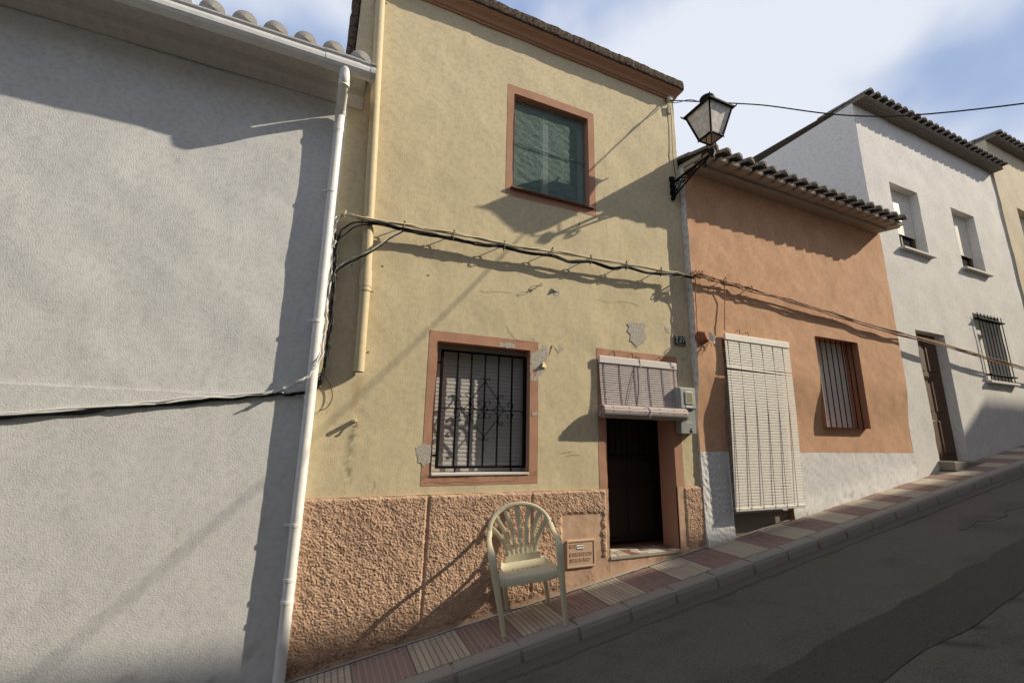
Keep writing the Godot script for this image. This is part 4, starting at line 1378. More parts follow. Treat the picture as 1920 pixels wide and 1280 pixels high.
	sl.box(Vector3.ZERO, Vector3(r[1] - r[0], 0.04, 0.014), Basis(), 0.003)
	var slm := sl.mesh()
	for k in 31: put("shutter_slat", slm, M.ivory_blind, win, Transform3D(Basis(), Vector3((r[0] + r[1]) * 0.5, r[2] + 0.03 + k * 0.042, -0.12)))
	for k in 8:
		mb = MB.new()
		mb.tube([Vector3(r[0] + 0.06 + k * 0.125, r[2], 0.04), Vector3(r[0] + 0.06 + k * 0.125, r[3], 0.04)], 0.008, 6)
		part("bar", mb, M.iron, win)
	eave_orange(h, x0, x1)

func wash_z(x: float, y: float) -> float:
	return 0.034 + 0.005 * nz_lump.get_noise_2d(x + 9, y) + 0.006 * nz_small.get_noise_2d(x + 9, y) + 0.05 * (1.0 - smoothstep(0.0, 0.25, y - ground_y(x))) * 0.5

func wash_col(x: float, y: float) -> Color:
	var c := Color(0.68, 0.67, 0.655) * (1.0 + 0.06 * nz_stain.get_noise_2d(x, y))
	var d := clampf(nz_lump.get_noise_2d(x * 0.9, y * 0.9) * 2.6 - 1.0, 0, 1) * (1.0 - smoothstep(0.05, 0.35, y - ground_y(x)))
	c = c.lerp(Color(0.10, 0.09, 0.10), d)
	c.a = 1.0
	return c

func eave_orange(h: Node3D, x0: float, x1: float) -> void:
	var rng := RandomNumberGenerator.new()
	rng.seed = 3
	var sl := 0.30
	# flat bricks of the first course, then header bricks stepping out under each tile
	var flat := MB.new()
	flat.box(Vector3.ZERO, Vector3(0.282, 0.045, 0.24), Basis(), 0.004)
	var flat_m := flat.mesh()
	var ev := Node3D.new()
	ev.name = "eave"
	h.add_child(ev, true)
	var x := x0 + 0.15
	while x < x1 - 0.1:
		put("brick", flat_m, M.eave_brick, ev, Transform3D(Basis(Vector3(1, 0, 0), rng.randf_range(0.10, 0.16)), Vector3(x, 5.345 + rng.randf_range(-0.003, 0.003), 0.155 + rng.randf_range(-0.006, 0.006))))
		x += 0.288
	var head := MB.new()
	head.box(Vector3.ZERO, Vector3(0.135, 0.05, 0.30), Basis(), 0.005)
	var head_m := head.mesh()
	var filler := MB.new()
	filler.box(Vector3((x0 + x1) * 0.5, 5.40, 0.20), Vector3(x1 - x0, 0.06, 0.40), Basis(Vector3(1, 0, 0), 0.16))
	part("mortar_bed", filler, M.mortar, ev)
	mb_roof(h, x0, x1, sl)
	var roof := h.get_node("roof")
	x = x0 + 0.09
	var k := 0
	while x < x1:
		put("brick", head_m, M.eave_brick, ev, Transform3D(Basis(Vector3(1, 0, 0), 0.20) * Basis(Vector3(0, 1, 0), rng.randf_range(-0.03, 0.03)), Vector3(x, 5.372, 0.33 + rng.randf_range(-0.012, 0.012))))
		for row in (5 if x < 7.0 else 3):
			var t := MB.new()
			barrel(t, Vector3(x, 5.405 + sl * row * 0.40, 0.53 - row * 0.40 + rng.randf_range(-0.012, 0.012)), 0.082, 0.5, Vector3(0, sl, -1).normalized(), row == 0, k + row * 7)
			part("roof_tile", t, M.roof_tile, roof)
		x += 0.222
		k += 1

func mb_roof(h: Node3D, x0: float, x1: float, sl: float) -> void:
	var mb := MB.new()
	mb.quad(Vector3(x0, 5.40, 0.46), Vector3(x1, 5.40, 0.46), Vector3(x1, 5.40 + sl * 3.4, -2.94), Vector3(x0, 5.40 + sl * 3.4, -2.94))
	mb.quad(Vector3(x0, 5.40 + sl * 3.4, -2.94), Vector3(x1, 5.40 + sl * 3.4, -2.94), Vector3(x1, 5.2, -6.2), Vector3(x0, 5.2, -6.2))
	mb.quad(Vector3(x0, 5.37, 0.46), Vector3(x0, 5.37, 0.2), Vector3(x1, 5.37, 0.2), Vector3(x1, 5.37, 0.46))
	part("roof", mb, M.roof_tile, h)

# ---------------------------------------------------------------- houses further up and across
func plain_house(label: String, x0: float, x1: float, zf: float, zb: float, top: float, m: Material, group: String, face: float) -> void:
	var g := ground_y(minf(x0, x1)) - 0.3
	var h := thing("row_house", label, "house", Vector3((x0 + x1) * 0.5, ground_y((x0 + x1) * 0.5), zf), group)
	var mb := MB.new()
	mb.box(Vector3((x0 + x1) * 0.5, (g + top) * 0.5, (zf + zb) * 0.5), Vector3(x1 - x0 - 0.02, top - g, absf(zb - zf)))
	part("wall", mb, m, h)
	mb = MB.new()
	mb.box(Vector3((x0 + x1) * 0.5, top + 0.05, (zf + zb) * 0.5 + face * 0.06), Vector3(x1 - x0 - 0.01, 0.11, absf(zb - zf) + 0.12), Basis(), 0.02)
	part("roof", mb, M.roof_tile, h)
	var n := maxi(1, int((x1 - x0) / 2.2))
	for k in n:
		var cx := lerpf(x0, x1, (k + 0.5) / n)
		for storey in 2:
			var cy := ground_y(cx) + (1.75 if storey == 0 else 4.5)
			if cy + 0.8 > top: continue
			var door_ := storey == 0 and k == 0
			var size := Vector2(0.95, 2.1) if door_ else Vector2(0.9, 1.25)
			if door_: cy = ground_y(cx) + 1.15
			mb = MB.new()
			mb.box(Vector3(cx, cy, zf + face * 0.015), Vector3(size.x + 0.2, size.y + 0.2, 0.05), Basis(), 0.01)
			var w := part("door" if door_ else "window", mb, M.soffit, h)
			mb = MB.new()
			mb.box(Vector3(cx, cy, zf + face * 0.03), Vector3(size.x, size.y, 0.03), Basis(), 0.006)
			part("leaf" if door_ else "pane", mb, M.wood if door_ else M.glass, w)

func far_houses() -> void:
	neighbour("white two-storey house next to the orange house up the street", 8.63, 14.0, 0.02, 8.1, Color(0.68, 0.66, 0.62), [[9.35, 10.3, 1.52, 3.75, 1], [11.55, 12.6, 3.0, 4.35, 2], [9.4, 10.35, 5.3, 6.65, 0], [11.6, 12.55, 5.3, 6.65, 0]])
	neighbour("cream two-storey house beyond the white one up the street", 14.0, 20.5, 0.05, 9.0, Color(0.58, 0.50, 0.36), [[14.8, 15.8, 2.3, 4.6, 1], [17.3, 18.4, 3.9, 5.2, 2], [14.8, 15.8, 6.1, 7.4, 0], [17.4, 18.4, 6.1, 7.4, 0]])
	plain_house("pale house at the top of the street", 20.5, 32.0, 0.0, -6.0, 10.5, M.opposite_white, "houses up the street", 1.0)

# a house of the row: openings are [x0, x1, y0, y1, kind], kind 0 window, 1 door, 2 window with a grille
func neighbour(label: String, x0: float, x1: float, zf: float, top: float, tone: Color, holes: Array) -> void:
	var h := thing("row_house", label, "house", Vector3((x0 + x1) * 0.5, ground_y((x0 + x1) * 0.5), zf), "houses up the street")
	var lx := [x0, x1]
	var base := ground_y(x0) - 0.1
	var ly := [base, top]
	for o in holes:
		lx.append_array([o[0], o[1]])
		ly.append_array([o[2], o[3]])
	var mb := MB.new()
	mb.sheet(cuts(lx, 0.12), cuts(ly, 0.12), func(x, y): return holes.any(func(o): return inside(o, x, y)), func(x, y): return zf + 0.010 * nz_big.get_noise_2d(x, y) + 0.003 * nz_mid.get_noise_2d(x, y), func(x, y):
		var c: Color = tone * (1.0 + 0.10 * nz_stain.get_noise_2d(x, y))
		c.a = 1.0
		return c)
	mb.col = tone
	mb.box(Vector3((x0 + x1) * 0.5, (base + top) * 0.5, -3.3), Vector3(x1 - x0 - 0.01, top - base - 0.02, 6.0))
	mb.quad(Vector3(x0, base, -0.3), Vector3(x0, base, zf), Vector3(x0, top, zf), Vector3(x0, top, -0.3))
	part("wall", mb, M.orange, h)
	for o in holes:
		var w := Node3D.new()
		w.name = "door" if o[4] == 1 else "window"
		h.add_child(w, true)
		mb = MB.new()
		mb.col = tone
		mb.quad(Vector3(o[0], o[2], zf), Vector3(o[0], o[2], -0.2), Vector3(o[0], o[3], -0.2), Vector3(o[0], o[3], zf))
		mb.quad(Vector3(o[1], o[2], -0.2), Vector3(o[1], o[2], zf), Vector3(o[1], o[3], zf), Vector3(o[1], o[3], -0.2))
		mb.quad(Vector3(o[0], o[3], -0.2), Vector3(o[1], o[3], -0.2), Vector3(o[1], o[3], zf), Vector3(o[0], o[3], zf))
		part("reveal", mb, M.orange, w)
		var cx: float = (o[0] + o[1]) * 0.5
		var wd: float = o[1] - o[0]
		if o[4] == 1:
			mb = MB.new()
			mb.box(Vector3(cx, (o[2] + o[3]) * 0.5, -0.16), Vector3(wd, o[3] - o[2], 0.06), Basis(), 0.005)
			part("leaf", mb, M.wood, w)
			for a in 2:
				for b in 3:
					mb = MB.new()
					mb.box(Vector3(cx + (a - 0.5) * wd * 0.46, lerpf(o[2], o[3], 0.18 + 0.32 * b), -0.125), Vector3(wd * 0.34, (o[3] - o[2]) * 0.25, 0.02), Basis(), 0.008)
					part("panel", mb, M.wood, w)
			mb = MB.new()
			mb.box(Vector3(cx, o[2] - 0.06, 0.05), Vector3(wd + 0.1, 0.14, 0.34), Basis(), 0.01)
			part("step", mb, M.concrete, w)
			continue
		mb = MB.new()
		mb.box(Vector3(cx, (o[2] + o[3]) * 0.5, -0.19), Vector3(wd, o[3] - o[2], 0.02))
		part("pane", mb, M.glass, w)
		var slat := MB.new()
		slat.box(Vector3.ZERO, Vector3(wd - 0.02, 0.043, 0.014), Basis(), 0.004)
		var sm := slat.mesh()
		var y: float = o[3] - 0.03
		while y > o[2] + (0.03 if o[4] == 2 else 0.42):
			put("shutter_slat", sm, M.ivory_blind, w, Transform3D(Basis(), Vector3(cx, y, -0.13)))
			y -= 0.0465
		for e in [-1.0, 0.0, 1.0]:
			mb = MB.new()
			mb.box(Vector3(cx + e * (wd * 0.5 - 0.03), (o[2] + o[3]) * 0.5, -0.165), Vector3(0.06, o[3] - o[2], 0.04), Basis(), 0.005)
			part("frame", mb, M.wood, w)
		mb = MB.new()
		mb.box(Vector3(cx, o[2] - 0.02, -0.05), Vector3(wd + 0.12, 0.05, 0.30), Basis(), 0.008)
		part("sill", mb, M.stone_sill, w)
		if o[4] == 2:
			for k in 8:
				mb = MB.new()
				mb.tube([Vector3(o[0] + 0.05 + k * (wd - 0.1) / 7.0, o[2], zf + 0.05), Vector3(o[0] + 0.05 + k * (wd - 0.1) / 7.0, o[3], zf + 0.05)], 0.008, 6)
				part("bar", mb, M.iron, w)
			for yy in [o[2] + 0.12, o[3] - 0.12]:
				mb = MB.new()
				mb.box(Vector3(cx, yy, zf + 0.04), Vector3(wd, 0.025, 0.09), Basis(), 0.003)
				part("rail", mb, M.iron, w)
	mb = MB.new()
	mb.box(Vector3((x0 + x1) * 0.5, top + 0.03, -0.05), Vector3(x1 - x0 - 0.01, 0.08, 0.55), Basis(), 0.015)
	mb.quad(Vector3(x0, top + 0.06, 0.22), Vector3(x1, top + 0.06, 0.22), Vector3(x1, top + 0.25, -3.0), Vector3(x0, top + 0.25, -3.0))
	mb.quad(Vector3(x0, top + 0.25, -3.0), Vector3(x1, top + 0.25, -3.0), Vector3(x1, top, -6.3), Vector3(x0, top, -6.3))
	var roof := part("roof", mb, M.roof_tile, h)
	var x := x0 + 0.12
	var k2 := 0
	while x < x1 - 0.05:
		for row in 2:
			var t := MB.new()
			barrel(t, Vector3(x, top + 0.075 + row * 0.03, 0.30 - row * 0.44), 0.085, 0.5, Vector3(0, 0.07, -1).normalized(), row == 0, k2 + row)
			part("roof_tile", t, M.roof_tile, roof)
		x += 0.225
		k2 += 1

func opposite_houses() -> void:
	var z := 5.4
	plain_house("low cream house across the street, downhill", -10.0, 3.5, z, 11.0, 6.6, M.opposite, "houses across the street", -1.0)
	plain_house("white house across the street from the yellow one", 3.5, 11.5, z, 11.0, 8.2, M.opposite_white, "houses across the street", -1.0)
	plain_house("taller cream house across the street, uphill of the white one", 11.5, 18.5, z, 11.0, 9.66, M.opposite, "houses across the street", -1.0)
	plain_house("tallest white house across the street, uphill", 18.5, 26.0, z, 11.0, 10.1, M.opposite_white, "houses across the street", -1.0)
	plain_house("cream house at the uphill end across the street", 26.0, 40.0, z, 11.0, 12.0, M.opposite, "houses across the street", -1.0)

# ---------------------------------------------------------------- slatted blinds
func door_blind() -> void:
	var z := 0.032
	var a := P(1122, 662, z)
	var b := P(1268, 684, z)
	var yt := (a.y + b.y) * 0.5
	var xl := a.x
	var xr := b.x
	var o := thing("door_blind", "pinkish slatted blind half rolled up over the dark doorway", "blind", Vector3((xl + xr) * 0.5, 2.1, z))
	var mb := MB.new()
	mb.box(Vector3((xl + xr) * 0.5, yt - 0.045, z), Vector3(xr - xl, 0.085, 0.03), Basis(), 0.008)
	part("head_rail", mb, M.blind_head, o)
	var slat := MB.new()
	slat.box(Vector3.ZERO, Vector3(xr - xl - 0.01, 0.0205, 0.006), Basis(), 0.002)
	var sm := slat.mesh()
	var n := 18
	var ytop := yt - 0.105
	var ybot := 2.135
	for k in n:
		var t := float(k) / (n - 1)
		put("slat", sm, M.blind, o, Transform3D(Basis(Vector3(0, 0, 1), 0.0012 * sin(k * 1.7)), Vector3((xl + xr) * 0.5 + 0.012 * t, lerpf(ytop, ybot, t), z + 0.018 * t * t)))
	for u in [0.055, 0.245, 0.43, 0.61, 0.79, 0.955]:
		mb = MB.new()
		var x := lerpf(xl, xr, u)
		mb.tube([Vector3(x, ytop + 0.03, z + 0.006), Vector3(x + 0.006, (ytop + ybot) * 0.5, z + 0.012), Vector3(x + 0.012, ybot - 0.01, z + 0.026)], 0.0028, 5)
		part("ladder_cord", mb, M.dark_cord, o)
	mb = MB.new()
	mb.tube([Vector3(lerpf(xl, xr, 0.43), ytop - 0.02, z + 0.010), Vector3(lerpf(xl, xr, 0.30), ybot, z + 0.028)], 0.0025, 5)
	part("ladder_cord", mb, M.dark_cord, o)
	# the rolled-up part: slats wound in a spiral
	var c := Vector3(0, 2.068, 0.098)
	var rx0 := P(1130, 770, 0.12).x
	var rx1 := P(1286, 773, 0.12).x
	var ang := 0.0
	var roll := Node3D.new()
	roll.name = "roll"
	o.add_child(roll, true)
	var rs := MB.new()
	rs.box(Vector3.ZERO, Vector3(rx1 - rx0, 0.0230, 0.005), Basis(), 0.0018)
	var rm := rs.mesh()
	var core := MB.new()
	core.sweep([c + Vector3(rx0 + 0.012, 0, 0), c + Vector3(rx1 - 0.012, 0, 0)], 0.052, 0.052, Vector3(0, 0, 1), 20)
	part("core", core, M.blind_roll, roll)
	var rad := 0.016
	while rad < 0.071:
		var p := c + Vector3((rx0 + rx1) * 0.5 + 0.004 * sin(ang * 3.0), cos(ang) * rad, sin(ang) * rad)
		put("slat", rm, M.blind_roll, roll, Transform3D(Basis(Vector3(1, 0, 0), ang + PI * 0.5), p))
		var da := 0.0272 / rad
		ang += da
		rad += 0.0085 * da / TAU
	for u in [0.10, 0.28, 0.46, 0.64, 0.82, 0.96]:
		for q in [0.35, 0.95, 1.5]:
			mb = MB.new()
			mb.box(c + Vector3(lerpf(rx0, rx1, u), cos(q) * 0.0755, sin(q) * 0.0755), Vector3(0.006, 0.002, 0.012), Basis(Vector3(1, 0, 0), q))
			part("staple", mb, M.dark_cord, roll)
	# the pull cord, tied round the roll
	mb = MB.new()
	var cpx := P(1200, 672, z + 0.02)
	var rc := P(1220, 772, 0.17).x
	var loop := []
	for k in 15:
		var q := -0.5 + 2.9 * k / 14.0
		loop.push_back(c + Vector3(rc + 0.008 * sin(k * 0.9), cos(q) * 0.079, sin(q) * 0.079))
	mb.tube(smooth([cpx, cpx + Vector3(0.01, -0.12, -0.005), Vector3(lerpf(cpx.x, rc, 0.6), 2.33, z + 0.025), Vector3(rc - 0.004, 2.17, 0.09), loop[1]], 5), 0.0035, 6)
	mb.tube(loop, 0.0045, 6)
	part("pull_cord", mb, M.cord, o)
	mb = MB.new()
	mb.box(cpx + Vector3(-0.02, 0.012, -0.015), Vector3(0.07, 0.02, 0.02), Basis(), 0.003)
	part("pulley", mb, M.clip, o)
	for px in [[1151, 660], [1185, 664], [1237, 671]]:
		mb = MB.new()
		var p := P(px[0], px[1], 0.02)
		mb.tube([Vector3(p.x, p.y + 0.008, 0.0), Vector3(p.x, p.y + 0.01, 0.02), Vector3(p.x, p.y - 0.01, 0.03), Vector3(p.x, p.y - 0.05, z)], 0.004, 6)
		part("hook", mb, M.iron, o)

	# the long ivory blind in front of the next doorway
	var zz := 0.135
	var t0 := P(1357, 623, zz)
	var w := 1.22
	var head_y := t0.y - 0.05
	var o2 := thing("door_blind", "long ivory slatted blind lowered in front of the orange house doorway", "blind", Vector3(t0.x + w * 0.5, 1.0, zz))
	mb = MB.new()
	mb.box(Vector3(t0.x + w * 0.5, head_y, zz), Vector3(w, 0.09, 0.03), Basis(), 0.008)
	part("head_rail", mb, M.ivory_blind, o2)
	slat = MB.new()
	slat.box(Vector3.ZERO, Vector3(w - 0.01, 0.0280, 0.006), Basis(), 0.002)
	sm = slat.mesh()
	var y := head_y - 0.065
	var k2 := 0
	while y > 1.0:
		var t := (head_y - y) / (head_y - 1.0)
		var back := MB.new()
		put("slat", sm, M.ivory_blind, o2, Transform3D(Basis(Vector3(0, 0, 1), 0.0016 * sin(k2 * 0.9) - (0.02 if k2 == 10 else 0.0)), Vector3(t0.x + w * 0.5 - 0.055 * t + (0.012 if k2 < 11 else 0.0) * 0.0, y, zz + 0.012 * sin(t * 4.0))))
		y -= 0.0335 if k2 != 10 else 0.046
		k2 += 1
	mb = MB.new()
	mb.box(Vector3(t0.x + w * 0.5 - 0.055, 1.0, zz), Vector3(w, 0.04, 0.012), Basis(), 0.004)
	part("bottom_rail", mb, M.ivory_blind, o2)
	for u in [0.045, 0.21, 0.38, 0.55, 0.72, 0.88]:
		mb = MB.new()
		var xx: float = t0.x + w * u
		mb.tube([Vector3(xx, head_y - 0.04, zz + 0.006), Vector3(xx - 0.028, 2.0, zz + 0.018), Vector3(xx - 0.055, 1.0, zz + 0.008)], 0.0028, 5)
		part("ladder_cord", mb, M.dark_cord, o2)
	for px in [[1384, 622], [1400, 626]]:
		mb = MB.new()
		var p := P(px[0], px[1], 0.12)
		mb.tube([Vector3(p.x, p.y + 0.02, 0.08), Vector3(p.x + 0.01, p.y + 0.02, zz), Vector3(p.x + 0.015, p.y - 0.03, zz)], 0.004, 6)
		part("hook", mb, M.iron, o2)

# ---------------------------------------------------------------- small fittings
func text(parent: Node3D, s: String, size: float, at: Vector3, m: Material, called: String, bold := false, stretch := 1.0) -> void:
	var t := TextMesh.new()
	var f := SystemFont.new()
	f.font_names = PackedStringArray(["Droid Sans"])
	if bold: f.font_weight = 700
	t.font = f
	t.text = s
	t.font_size = 64
	t.pixel_size = size / 46.0
	t.depth = 0.005
	t.horizontal_alignment = HORIZONTAL_ALIGNMENT_LEFT
	t.vertical_alignment = VERTICAL_ALIGNMENT_BOTTOM
	put(called, t, m, parent, Transform3D(Basis.from_scale(Vector3(stretch, 1, 1)), at))

func meter_box() -> void:
	var o := thing("electricity_meter_box", "grey electricity meter box with a yellowed inspection window beside the doorway", "meter box", Vector3(3.92, 1.855, 0))
	var mb := MB.new()
	mb.box(Vector3(3.915, 2.262, 0.052), Vector3(0.246, 0.255, 0.104), Basis(), 0.008)
	part("upper_case", mb, M.meter, o)
	mb = MB.new()
	mb.box(Vector3(3.922, 2.262, 0.108), Vector3(0.232, 0.238, 0.012), Basis(), 0.005)
	part("lid", mb, M.meter, o)
	mb = MB.new()
	mb.box(Vector3(3.925, 1.992, 0.045), Vector3(0.236, 0.278, 0.09), Basis(), 0.006)
	part("lower_case", mb, M.meter_old, o)
	mb = MB.new()
	mb.box(Vector3(3.933, 2.268, 0.117), Vector3(0.125, 0.152, 0.016), Basis(), 0.006)
	var rim := part("window_rim", mb, M.meter_rim, o)
	mb = MB.new()
	mb.box(Vector3(3.933, 2.270, 0.124), Vector3(0.085, 0.118, 0.006), Basis(), 0.002)
	part("pane", mb, M.meter_glass, rim)
	mb = MB.new()
	mb.box(Vector3(3.925, 2.166, 0.1155), Vector3(0.10, 0.022, 0.004))
	part("label_strip", mb, M.enamel, o)
	mb = MB.new()
	mb.box(Vector3(3.962, 1.893, 0.092), Vector3(0.026, 0.044, 0.010), Basis(), 0.003)
	part("lock", mb, M.iron, o)
	mb = MB.new()
	mb.box(Vector3(3.963, 1.897, 0.0985), Vector3(0.012, 0.016, 0.003))
	part("lock_face", mb, M.enamel, o)
	for p in [[3.885, 2.075, 0.006, 0.02], [3.895, 2.07, 0.004, 0.014], [3.90, 1.985, 0.012, 0.018], [3.925, 1.983, 0.012, 0.02], [3.95, 1.987, 0.006, 0.02], [3.966, 1.985, 0.012, 0.018], [3.985, 1.985, 0.005, 0.02]]:
		mb = MB.new()
		mb.box(Vector3(p[0], p[1], 0.0907), Vector3(p[2], p[3], 0.0012))
		part("worn_mark", mb, M.enamel, o)

func number_plate() -> void:
	var a := P(1264.5, 630, 0.01)
	var b := P(1285.5, 647.5, 0.01)
	var o := thing("house_number_plate", "small dark green house number plate reading 27", "number plate", Vector3((a.x + b.x) * 0.5, b.y, 0))
	var w := b.x - a.x
	var hgt := 0.115
	var c := Vector3((a.x + b.x) * 0.5, (a.y + b.y) * 0.5, 0.013)
	var mb := MB.new()
	mb.box(c, Vector3(w, hgt, 0.012), Basis(), 0.003)
	part("plate", mb, M.number, o)
	var z := 0.0195
	text(o, "27", 0.058, Vector3(c.x - 0.018, c.y - 0.036, z), M.enamel, "numerals", false, 1.05)
	text(o, "G", 0.036, Vector3(c.x - 0.078, c.y + 0.008, z), M.enamel, "letter", false, 0.9)
	text(o, "L", 0.036, Vector3(c.x - 0.070, c.y - 0.042, z), M.enamel, "letter", false, 0.9)
	for r in [[c.x + 0.02, c.y - 0.049, 0.10, 0.0025]]:
		mb = MB.new()
		mb.box(Vector3(r[0], r[1], z + 0.0006), Vector3(r[2], r[3], 0.001))
		part("rule", mb, M.enamel, o)

func hatch() -> void:
	var x0 := 2.325
	var x1 := 2.632
	var y0 := 0.555
	var y1 := 0.787
	var z := 0.020
	var o := thing("water_meter_hatch", "small salmon water meter hatch with raised lettering low on the plinth", "meter hatch", Vector3((x0 + x1) * 0.5, y0, z))
	for e in [[Vector3((x0 + x1) * 0.5, y0, z), Vector3(x1 - x0 + 0.022, 0.022, 0.022)], [Vector3((x0 + x1) * 0.5, y1, z), Vector3(x1 - x0 + 0.022, 0.022, 0.022)], [Vector3(x0, (y0 + y1) * 0.5, z), Vector3(0.022, y1 - y0 - 0.022, 0.022)], [Vector3(x1, (y0 + y1) * 0.5, z), Vector3(0.022, y1 - y0 - 0.022, 0.022)]]:
		var mb := MB.new()
		mb.box(e[0], e[1], Basis(), 0.004)
		part("frame", mb, M.hatch, o)
	var mb := MB.new()
	var d := [x0 + 0.016, x1 - 0.018, y0 + 0.015, y1 - 0.017]
	var slots := [[2.425, 2.502, 0.752, 0.760], [2.425, 2.502, 0.728, 0.736], [2.425, 2.502, 0.704, 0.712]]
	var xs := cuts([d[0], d[1], 2.425, 2.502], 0.05)
	var ys := cuts([d[2], d[3], 0.752, 0.760, 0.728, 0.736, 0.704, 0.712], 0.05)
	mb.sheet(xs, ys, func(x, y): return slots.any(func(s): return inside(s, x, y)), func(_x, _y): return z + 0.006)
	part("door", mb, M.hatch, o)
	mb = MB.new()
	mb.box(Vector3((x0 + x1) * 0.5, (y0 + y1) * 0.5, z - 0.008), Vector3(x1 - x0 - 0.01, y1 - y0 - 0.01, 0.012))
	part("recess", mb, M.hatch, o)
	for y in [0.720, 0.744]:
		mb = MB.new()
		mb.box(Vector3(2.4635, y, z + 0.0075), Vector3(0.078, 0.014, 0.006), Basis(), 0.002)
		part("vent_bar", mb, M.enamel, o)
	mb = MB.new()
	mb.sweep([Vector3(2.600, 0.672, z), Vector3(2.600, 0.672, z + 0.012)], 0.011, 0.011, Vector3(0, 1, 0), 12)
	part("lock", mb, M.hatch, o)
	mb = MB.new()
	mb.sweep([Vector3(2.600, 0.674, z), Vector3(2.600, 0.674, z + 0.0128)], 0.0045, 0.0045, Vector3(0, 1, 0), 8)
	part("keyhole", mb, M.hole_shade, o)
	var zt := z + 0.0075
	text(o, "AGUA", 0.030, Vector3(2.347, 0.718, zt), M.hatch, "lettering", true, 0.72)
	text(o, "CONTADOR", 0.034, Vector3(2.348, 0.640, zt), M.hatch, "lettering", true, 0.98)
	text(o, "LLAVE DE PASO", 0.032, Vector3(2.352, 0.588, zt), M.hatch, "lettering", true, 0.72)

